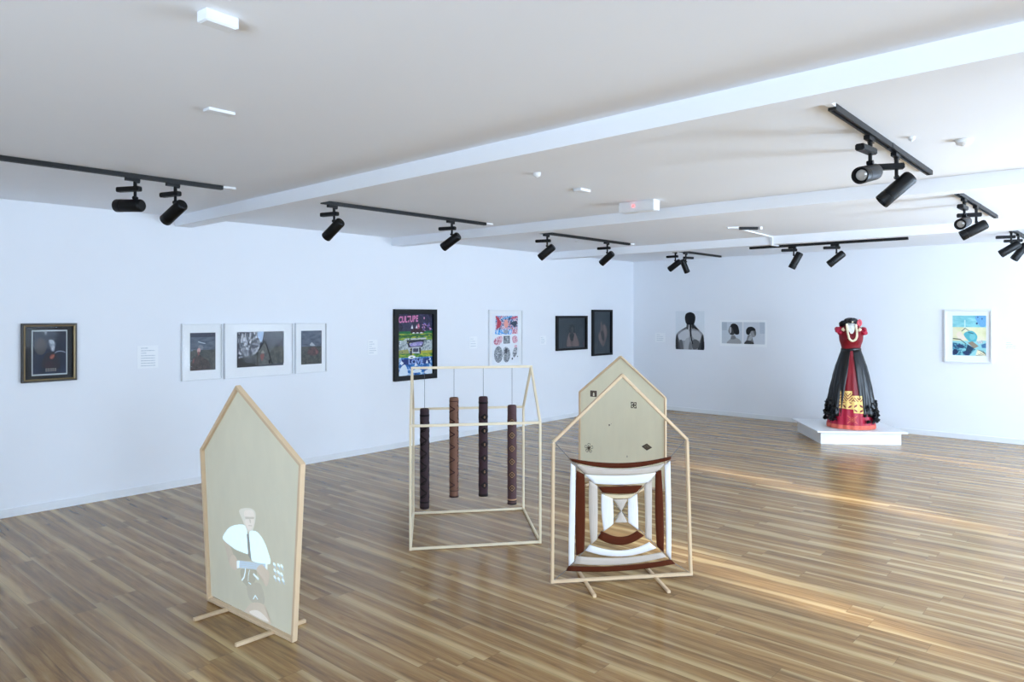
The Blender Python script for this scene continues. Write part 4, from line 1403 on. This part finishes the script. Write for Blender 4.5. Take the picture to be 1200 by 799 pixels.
sk_o = skirt_band([0.38 + 0.66 * i / 22 for i in range(23)]).build('skirt', RED, DR, local=True, smooth=True)
lsk_o = skirt_band([0.055 + 0.325 * i / 10 for i in range(11)]).build('lower_skirt', ROSE, DR, local=True, smooth=True)
skirt_band([0.004, 0.02, 0.04, 0.055, 0.058], 0.004).build('hem_border', CORAL, lsk_o, local=True, smooth=True)


def patch(fn, z0f, z1f, p0, p1, nx, nz, off, mats, name, parent):
    """cloth patch lying on the skirt; fn(u, v) -> material index or None"""
    b = MB()
    grid = {}

    def vert(i, j):
        if (i, j) not in grid:
            u, v = i / nx, j / nz
            z = z0f(u) + (z1f(u) - z0f(u)) * v
            grid[(i, j)] = b.bm.verts.new(skirt(p0 + (p1 - p0) * u, z, off))
        return grid[(i, j)]
    for i in range(nx):
        for j in range(nz):
            k = fn((i + .5) / nx, (j + .5) / nz)
            if k is None:
                continue
            b.mi = k
            b.face([vert(i, j), vert(i + 1, j), vert(i + 1, j + 1), vert(i, j + 1)])
    return b.build(name, mats, parent, local=True, smooth=True)


def yellow(u, v):
    top = 1.0 if u < 0.58 else 0.80
    bot = 0.16 if u < 0.62 else 0.0
    if v > top or v < bot:
        return None
    if u < 0.02 or u > 0.98 or v > top - 0.05 or v < bot + 0.04:
        return 0
    if v > 0.52:                                   # chevron rows
        q = abs(((u * 2.4) % 1.0) - 0.5) * 0.55
        return 1 if ((v + q) * 7.0) % 1.0 < 0.45 and v < top - 0.1 else 0
    if 0.47 < v <= 0.52:
        return 0
    a, c = (u * 5.0) % 1.0 - 0.5, ((v - bot) * 4.6) % 1.0 - 0.5   # leaf shapes
    s_ = 1 if (int(u * 5) + int((v - bot) * 4.6)) % 2 else -1
    return 1 if abs(a + s_ * c) < 0.16 + 0.1 * math.cos(4 * (a - s_ * c)) and abs(a - s_ * c) < 0.6 else 0


patch(yellow, lambda u: 0.235 - 0.02 * u, lambda u: 0.505, math.radians(-42), math.radians(30), 72, 44, 0.008, [YEL, RED], 'yellow_panel', sk_o)


def motif(u, v):
    a, c = abs(u - 0.5) * 2, abs(v - 0.5) * 2
    d = a + c
    if d < 0.22 or 0.38 < d < 0.52:
        return 0
    if abs(a - c) < 0.12 and 0.6 < d < 1.7:
        return 0
    if 0.86 < d < 0.98 and min(a, c) > 0.2:
        return 0
    return None


patch(motif, lambda u: 0.075, lambda u: 0.195, math.radians(-14), math.radians(14), 28, 28, 0.008, [CORAL], 'diamond_motif', lsk_o)

# open black overskirt
b = MB()
cols = 110
rows = []
for j in range(21):
    z = 0.17 + (1.045 - 0.17) * j / 20
    f = 1 - j / 20
    a0 = math.radians(7 + 19 * f)                   # right edge of the opening
    a1 = 2 * PI - math.radians(8 + 21 * f)          # left edge
    row = []
    for i in range(cols + 1):
        ph = a0 + (a1 - a0) * i / cols
        edge = min(1, min(i, cols - i) / 5.0)
        p = skirt(ph, z, 0.012 + 0.012 * f * edge, 0.05 * (0.3 + f), 23)
        row.append(p)
    rows.append(row)
b.rings(rows, caps=False, closed=False)
ov = b.build('overskirt', SATIN, DR, local=True, smooth=True)
sm_ = ov.modifiers.new('cloth_thickness', 'SOLIDIFY')
sm_.thickness = 0.006
# ruffles along the lower edge of the overskirt
b = MB()
rr = random.Random(3)
for k in range(330):
    ph = rr.uniform(math.radians(33), 2 * PI - math.radians(38))
    z = 0.105 + 0.25 * rr.random() ** 1.2
    p = skirt(ph, z, 0.026)
    nrm = V3((math.sin(ph), -math.cos(ph), 0))
    up = V3((rr.uniform(-.7, .7), rr.uniform(-.7, .7), rr.uniform(-1, .6))).normalized()
    s_ = rr.uniform(0.018, 0.034)
    tan = nrm.cross(up).normalized()
    ring = []
    m_ = 9
    c0 = b.bm.verts.new(p - nrm * 0.01)
    vs = []
    for i in range(m_):
        a = 2 * PI * i / m_
        fl_ = 0.4 + 0.6 * (i % 2)
        q = p + (tan * math.cos(a) + up * math.sin(a)) * s_ + nrm * s_ * 0.7 * fl_
        vs.append(b.bm.verts.new(q))
    for i in range(m_):
        b.face([c0, vs[i], vs[(i + 1) % m_]])
b.build('ruffle_trim', FEATH, DR, local=True, fixn=False)

# bodice, waist sash, neck, sleeves, collar
BO = [(1.03, 0.110, 0.088), (1.09, 0.122, 0.098), (1.17, 0.145, 0.118), (1.22, 0.150, 0.124), (1.29, 0.152, 0.105), (1.335, 0.135, 0.078), (1.365, 0.090, 0.060)]
b = MB()
b.rings([[V3((interp(BO, z)[0] * math.sin(2 * PI * i / 48),
             -interp(BO, z)[1] * math.cos(2 * PI * i / 48) - (0.022 * math.exp(-((abs(math.sin(2 * PI * i / 48)) - 0.45) / 0.25) ** 2) * math.exp(-((z - 1.19) / 0.05) ** 2) if math.cos(2 * PI * i / 48) > 0 else 0), z))
          for i in range(48)] for z in [1.03 + 0.335 * k / 20 for k in range(21)]])
b.build('bodice', RED, DR, local=True, smooth=True)
b = MB()
b.rings([[V3(((0.117 + o_) * math.sin(2 * PI * i / 48), -(0.094 + o_) * math.cos(2 * PI * i / 48), z + 0.008 * math.sin(4 * PI * i / 48)))
          for i in range(48)] for z, o_ in ((1.018, 0.002), (1.03, 0.008), (1.045, 0.010), (1.06, 0.007), (1.066, 0.0))], caps=False)
b.build('waist_sash', SATIN, DR, local=True, smooth=True)
MB().bar((0.0, -0.108, 1.03), (0.01, -0.118, 0.95), 0.03, 0.01, (0, -1, 0)).build('sash_tail', RED, DR, local=True)
b = MB()
b.rings([[V3((r_ * math.sin(2 * PI * i / 24), -r_ * 0.95 * math.cos(2 * PI * i / 24) + dy, z)) for i in range(24)]
         for z, r_, dy in ((1.345, 0.075, 0.0), (1.37, 0.058, 0.004), (1.40, 0.050, 0.008), (1.44, 0.050, 0.010), (1.447, 0.046, 0.010))])
b.build('neck', SKINW, DR, local=True, smooth=True)
# pale neckline showing between the strands
b = MB()
pts = []
for k in range(13):
    u = k / 12
    x_ = -0.045 + 0.09 * u
    pts.append((x_, 1.375))
low = [(0.045, 1.335), (0.03, 1.29), (0.012, 1.262), (-0.012, 1.262), (-0.03, 1.29), (-0.045, 1.335)]
yb = lambda x_, z_: -interp(BO, min(z_, 1.34))[1] * math.sqrt(max(0.0, 1 - (x_ / interp(BO, min(z_, 1.34))[0]) ** 2)) - 0.008 - 0.012 * math.exp(-((z_ - 1.24) / 0.06) ** 2)
b.prism([V3((x_, yb(x_, z_), z_)) for x_, z_ in pts + low], (0, -0.003, 0)).build('neckline', SKINW, DR, local=True)
# puffed shoulder frills
for sgn in (-1, 1):
    b = MB()
    rr = random.Random(5 + sgn)
    for k in range(16):
        c = V3((sgn * (0.150 + rr.uniform(-0.02, 0.028)), rr.uniform(-0.07, 0.06), 1.30 + rr.uniform(-0.045, 0.03)))
        r0 = rr.uniform(0.020, 0.034)
        prof = [[c + V3((r0 * math.sin(th) * math.cos(a) * (1 + 0.2 * math.sin(3 * a)), r0 * math.sin(th) * math.sin(a), r0 * math.cos(th))) for a in [2 * PI * i / 10 for i in range(10)]]
                for th in (0.15, 0.8, 1.5, 2.2, 2.95)]
        b.rings(prof)
    b.build('shoulder_frill', ROSE, DR, local=True, smooth=True)
    b = MB()
    for k in range(5):
        c = V3((sgn * (0.095 + 0.012 * (k % 2)), -0.085 + 0.02 * k, 1.325 - 0.008 * abs(k - 2)))
        b.rings([[c + V3((0.018 * math.sin(th) * math.cos(a), 0.018 * math.sin(th) * math.sin(a), 0.020 * math.cos(th))) for a in [2 * PI * i / 10 for i in range(10)]] for th in (0.15, 0.8, 1.5, 2.2, 2.95)])
    b.build('lace_trim', CREAM, DR, local=True, smooth=True)
# shiny black collar piece draped over the neck
b = MB()
rr = random.Random(9)
for k in range(34):
    u = k / 33
    a = -PI * 0.9 + 1.8 * PI * u
    c = V3((0.062 * math.sin(a) - 0.012, -0.055 * math.cos(a) + 0.006, 1.425 + 0.012 * math.cos(a) + rr.uniform(-0.01, 0.016)))
    if a < -0.4:
        c += V3((-0.045 * min(1, (-0.4 - a)), 0, -0.040 * min(1, (-0.4 - a))))
    r0 = rr.uniform(0.030, 0.040)
    b.rings([[c + V3((r0 * math.sin(th) * math.cos(q), r0 * math.sin(th) * math.sin(q), r0 * 0.85 * math.cos(th))) for q in [2 * PI * i / 10 for i in range(10)]] for th in (0.15, 0.8, 1.5, 2.2, 2.95)])
c = V3((-0.01, 0.0, 1.445))
b.rings([[c + V3((0.072 * math.sin(th) * math.cos(q), 0.062 * math.sin(th) * math.sin(q), 0.032 * math.cos(th))) for q in [2 * PI * i / 20 for i in range(20)]] for th in (0.1, 0.5, 1.0, 1.57, 2.1, 2.6, 3.0)])
collar = b.build('black_collar', SATIN, DR, local=True, smooth=True)
MB().lathe((0.012, -0.098, 1.418), (0, -1, 0.2), [(-0.004, 0.006), (0.0, 0.012), (0.008, 0.012), (0.012, 0.006)], 10).build('brooch', CREAM, collar, local=True, smooth=True)
b = MB()
for k in range(9):
    a = k * 2 * PI / 9
    c = V3((0.098 + 0.018 * math.cos(a), -0.058, 1.405 + 0.030 * math.sin(a)))
    b.rings([[c + V3((0.017 * math.sin(th) * math.cos(q), 0.012 * math.sin(th) * math.sin(q), 0.020 * math.cos(th))) for q in [2 * PI * i / 8 for i in range(8)]] for th in (0.15, 0.8, 1.5, 2.2, 2.95)])
b.build('pink_flower', PINKF, DR, local=True, smooth=True)
# thick cream necklace hanging in a U
nk = [(-0.058, 1.395), (-0.056, 1.34), (-0.048, 1.27), (-0.034, 1.205), (-0.008, 1.172), (0.022, 1.170), (0.050, 1.198), (0.062, 1.26), (0.058, 1.33), (0.050, 1.395)]
pth = []
for i in range(len(nk) - 1):
    p0, p1, p2, p3 = nk[max(i - 1, 0)], nk[i], nk[i + 1], nk[min(i + 2, len(nk) - 1)]
    for k in range(5):
        t_ = k / 5
        q = [0.5 * (2 * p1[d] + (p2[d] - p0[d]) * t_ + (2 * p0[d] - 5 * p1[d] + 4 * p2[d] - p3[d]) * t_ ** 2 + (3 * p1[d] - p0[d] - 3 * p2[d] + p3[d]) * t_ ** 3) for d in (0, 1)]
        pth.append(q)
pts3 = [V3((x_, yb(x_, z_) - 0.018 - (0.02 if z_ < 1.25 else 0.0), z_)) for x_, z_ in pth]
MB().tube(pts3, [0.0135 + 0.0015 * (i % 2) for i in range(len(pts3))], 8).build('necklace', CREAM, DR, local=True, smooth=True)

# ------------------------------------------------------------------ ceiling tracks and spotlights
def track(p0, p1, ztop, label, feed=None):
    p0, p1 = V3((*p0, 0)), V3((*p1, 0))
    a = (p1 - p0).normalized()
    v = V3((-a.y, a.x, 0))
    root = thing('lighting_track', (p0 + p1) / 2 + Z * ztop, label, 'track', 'black ceiling light tracks')
    b = MB()
    w, h = 0.0175, 0.030
    prof = [(-w, 0), (-w, -h), (-0.008, -h), (-0.008, -h + 0.012), (0.008, -h + 0.012), (0.008, -h), (w, -h), (w, 0)]
    b.rings([[p + v * x + Z * (ztop - 0.0005 + y) for x, y in prof] for p in (p0, p1)])
    rail = b.build('rail', TRACKB, root)
    for p, s_ in ((p0, -1), (p1, 1)):
        MB().box(p + a * s_ * 0.004 + Z * (ztop - 0.0155), (0.008, 0.036, 0.029), math.atan2(a.y, a.x)).build('end_cap', TRACKB, rail)
    mid = (p0 + p1) / 2
    MB().box(mid + Z * (ztop - 0.0155), (0.05, 0.040, 0.0285), math.atan2(a.y, a.x)).build('joiner', TRACKB, rail)
    if feed:
        q = p0 if feed < 0 else p1
        MB().box(q + a * feed * 0.058 + Z * (ztop - 0.0085), (0.098, 0.034, 0.016), math.atan2(a.y, a.x)).build('feed_box', PLASTIC, root)
    return root


track((-5.22, 0.62), (-5.22, 2.60), H, 'black track nearest the left edge, holding one level and one tilted spotlight', 1)
track((-5.25, 3.50), (-5.25, 5.48), H, 'second black track along the left wall, just beyond the nearest beam', 1)
track((-5.31, 6.46), (-5.31, 8.36), H, 'third black track along the left wall, above the dark framed portraits', 1)
track((-5.33, 9.46), (-5.33, 11.15), H, 'short-looking black track nearest the far corner with two crossed spotlights', None)
track((-3.87, 8.955), (-2.06, 8.955), H - 0.1, 'black track running crosswise under the farthest beam', None)
track((-1.10, 3.445), (-1.125, 5.47), H, 'black track at upper right, largest in the photo', -1)
track((-1.15, 6.50), (-1.15, 8.36), H, 'middle black track of the right-hand row', 1)
track((-1.19, 9.50), (-1.19, 11.25), H, 'black track cut by the right edge of the photo', None)

G_SP = 'black track spotlights'
SPOTS = [
    (-5.220, 1.989, 2.495, 206.5, -2.0, 'x', 'black spotlight with its barrel level, left of two on the leftmost track'),
    (-5.220, 2.261, 2.495, 195.0, 30.0, 'x', 'black spotlight tilted down beside the level one on the leftmost track'),
    (-5.250, 3.616, 2.495, 193.0, 36.5, 'x', 'black spotlight at the left end of the second left-wall track'),
    (-5.250, 5.004, 2.495, 198.0, 32.5, 'x', 'black spotlight near the right end of the second left-wall track'),
    (-5.310, 6.597, 2.495, 198.0, 37.0, 'x', 'black spotlight at the left end of the third left-wall track'),
    (-5.310, 7.840, 2.495, 183.5, 36.5, 'x', 'black spotlight near the right end of the third left-wall track'),
    (-5.330, 9.660, 2.495, 180.0, 33.0, 'x', 'left-pointing spotlight of the crossed pair in the far corner'),
    (-5.330, 9.980, 2.495, 70.0, 61.0, 'x', 'right-pointing spotlight of the crossed pair in the far corner'),
    (-3.319, 8.955, 2.425, 200.0, 62.0, 'y', 'steeply tilted black spotlight, left of two under the farthest beam'),
    (-2.816, 8.955, 2.425, 205.0, 40.0, 'y', 'black spotlight angled left, right of two under the farthest beam'),
    (-1.117, 4.091, 2.495, -95.0, 13.0, 'x', 'spotlight at upper right facing the room with its pale lens showing'),
    (-1.120, 4.620, 2.495, 204.5, 42.0, 'x', 'large black spotlight pointing down left beside the lens-on one at upper right'),
    (-1.150, 6.800, 2.495, -92.0, 12.0, 'x', 'lens-on spotlight of the middle right-hand track, warm pale glass'),
    (-1.150, 7.324, 2.495, 195.0, 28.0, 'x', 'black spotlight pointing down left on the middle right-hand track'),
    (-1.190, 9.686, 2.495, 196.0, 33.0, 'x', 'black spotlight near the right edge of the photo, fully in view'),
    (-1.190, 10.250, 2.495, 200.0, 55.0, 'x', 'black spotlight cut by the right edge of the photo'),
]


def spotlight(x, y, zp, az, tilt, along, label):
    az, tl = math.radians(az), math.radians(tilt)
    zt = H - 0.0305 - (0.1 if along == 'y' else 0.0)            # underside of the track
    root = thing('track_spotlight', (x, y, zt), label, 'spotlight', G_SP)
    ta = V3((0, 1, 0)) if along == 'x' else V3((1, 0, 0))
    ra = math.atan2(ta.y, ta.x)
    h = V3((math.cos(az), math.sin(az), 0))
    zb = zp + 0.062                                            # middle of the driver box
    b = MB()
    b.box(V3((x, y, zt - 0.011)) - ta * 0.018, (0.092, 0.030, 0.021), ra)
    b.box(V3((x, y, zt - 0.020)) + ta * 0.012, (0.030, 0.026, 0.022), ra)
    b.build('adapter', BLACK, root)
    MB().tube([(x, y, zt - 0.02), (x, y, zb)], 0.012, 10).build('neck', BLACK, root)
    b = MB()
    M = Matrix.Rotation(az, 3, 'Z')
    b.box(V3((x, y, zb)) + h * 0.052, (0.185, 0.046, 0.034), M=M)
    bmesh.ops.bevel(b.bm, geom=b.bm.edges[:], offset=0.005, segments=2, affect='EDGES')
    b.build('driver_box', BLACK, root)
    a = (h * math.cos(tl) - Z * math.sin(tl))
    up = (Z * math.cos(tl) + h * math.sin(tl))
    piv = V3((x, y, zp))
    b = MB()
    b.tube([(x, y, zb - 0.01), (x, y, zp + 0.004)], 0.010, 10)
    b.lathe(piv - h.cross(Z) * 0.016, h.cross(Z), [(0, 0.012), (0.032, 0.012)], 12)
    b.tube([piv, piv - up * 0.016], 0.009, 8)
    b.build('yoke', BLACK, root)
    c = piv - up * 0.052
    R = 0.0435
    prof = [(-0.062, 0.020), (-0.061, R - 0.010), (-0.054, R - 0.003), (-0.046, R), (0.10, R), (0.101, R - 0.0025), (0.106, R - 0.0025), (0.107, R + 0.0008),
            (0.150, R + 0.0008), (0.154, R - 0.001), (0.1535, R - 0.006), (0.130, R - 0.009), (0.126, R - 0.014)]
    br = MB().lathe(c, a, prof, 32).build('barrel', BLACK, root, smooth='auto')
    lens = MB().lathe(c, a, [(0.1265, 0.001), (0.1285, 0.0285), (0.131, 0.027), (0.1335, 0.020), (0.135, 0.010), (0.1352, 0.001)], 24)
    lens.build('lens', LENS, br, smooth='auto')


for s_ in SPOTS:
    spotlight(*s_)

# ------------------------------------------------------------------ small things on the ceiling
def bevbox(c, size, rz, off):
    b = MB()
    b.box(c, size, rz)
    bmesh.ops.bevel(b.bm, geom=b.bm.edges[:], offset=off, segments=2, affect='EDGES')
    return b


def small(name, c, label, cat):
    return thing(name, c, label, cat)


r = small('ceiling_sensor', (-2.21, 1.085, H), 'white box-shaped ceiling sensor near the top left of the photo', 'sensor')
hs = bevbox((-2.245, 1.108, H - 0.0185), (0.056, 0.112, 0.036), 0.06, 0.002).build('housing', PLASTIC, r)
MB().box((-2.245, 1.108, H - 0.0375), (0.046, 0.10, 0.002), 0.06).build('cover_plate', PLASTIC, hs)
r = small('ceiling_plate', (-3.30, 1.62, H), 'thin white cover plate on the ceiling below the box-shaped sensor', 'cover plate')
bevbox((-3.30, 1.635, H - 0.007), (0.06, 0.13, 0.013), 0.0, 0.002).build('plate', PLASTIC, r)
r = small('ceiling_plate', (-3.29, 4.51, H), 'thin white cover plate on the ceiling left of the red-lit box', 'cover plate')
bevbox((-3.29, 4.515, H - 0.010), (0.07, 0.13, 0.019), 0.0, 0.002).build('plate', PLASTIC, r)
b = None
r = small('emergency_light', (-3.29, 5.33, H), 'white ceiling box with a small glowing red lamp, before the second beam', 'emergency light')
hs = bevbox((-3.29, 5.335, H - 0.044), (0.345, 0.10, 0.086), 0.0, 0.004).build('housing', PLASTIC, r)
MB().lathe((-3.315, 5.284, H - 0.040), (0, -1, 0), [(0, 0.010), (0.004, 0.010), (0.007, 0.007), (0.008, 0.001)], 14).build('red_lamp', LED, hs, smooth=True)
MB().box((-3.29, 5.335, H - 0.0885), (0.30, 0.08, 0.003)).build('diffuser', PLASTIC, hs)


def detector(x, y, rad, hh, label, name='smoke_detector', cat='smoke detector'):
    r = small(name, (x, y, H), label, cat)
    MB().lathe((x, y, H), (0, 0, -1), [(0.0005, rad), (hh * 0.3, rad), (hh * 0.35, rad * 0.86), (hh * 0.5, rad * 0.86), (hh * 0.55, rad * 0.95), (hh * 0.8, rad * 0.8), (hh, rad * 0.45)], 24).build('body', PLASTIC, r, smooth='auto')
    MB().lathe((x, y, H - hh), (0, 0, -1), [(0.0, rad * 0.28), (0.003, rad * 0.25), (0.004, 0.001)], 14).build('cap', PLASTIC, r, smooth='auto')


detector(-3.14, 3.79, 0.028, 0.028, 'small round white detector on the ceiling in the middle of the room')
detector(-0.785, 4.63, 0.042, 0.032, 'round white smoke detector right of the large upper-right track')
detector(-0.985, 4.37, 0.018, 0.020, 'tiny white ceiling sprinkler beside the large upper-right track', 'sprinkler', 'sprinkler')
detector(-5.67, 7.65, 0.022, 0.016, 'tiny white ceiling sprinkler near the third left-wall track', 'sprinkler', 'sprinkler')
# stub of track with white conduit down the far beam
r = small('junction_box', (-3.345, 7.685, H), 'short black track stub with white ends before the farthest beam', 'junction box')
ax = V3((0.15, 0.13, 0)).normalized()
cc = V3((-3.345, 7.685, H))
an = math.atan2(ax.y, ax.x)
MB().box(cc - Z * 0.016, (0.20, 0.036, 0.030), an).build('black_stub', TRACKB, r)
MB().box(cc - ax * 0.17 - Z * 0.009, (0.12, 0.03, 0.016), an).build('white_feed', PLASTIC, r)
MB().box(cc + ax * 0.135 - Z * 0.016, (0.030, 0.045, 0.030), an).build('white_cap', PLASTIC, r)
r = small('cable_conduit', (-3.46, 8.2, H), 'white cable conduit from the black stub down to the crosswise track', 'conduit')
b = MB()
w = 0.018
b.bar((-3.46, 7.72, H - 0.010), (-3.525, 8.79, H - 0.010), w, 0.017)
b.build('ceiling_run', PLASTIC, r)
MB().bar((-3.525, 8.789, H - 0.001), (-3.525, 8.789, H - 0.116), 0.026, 0.017, (0, 1, 0)).build('beam_drop', PLASTIC, r)
MB().bar((-3.525, 8.785, H - 0.109), (-3.505, 8.936, H - 0.109), 0.030, 0.015).build('underside_run', PLASTIC, r)
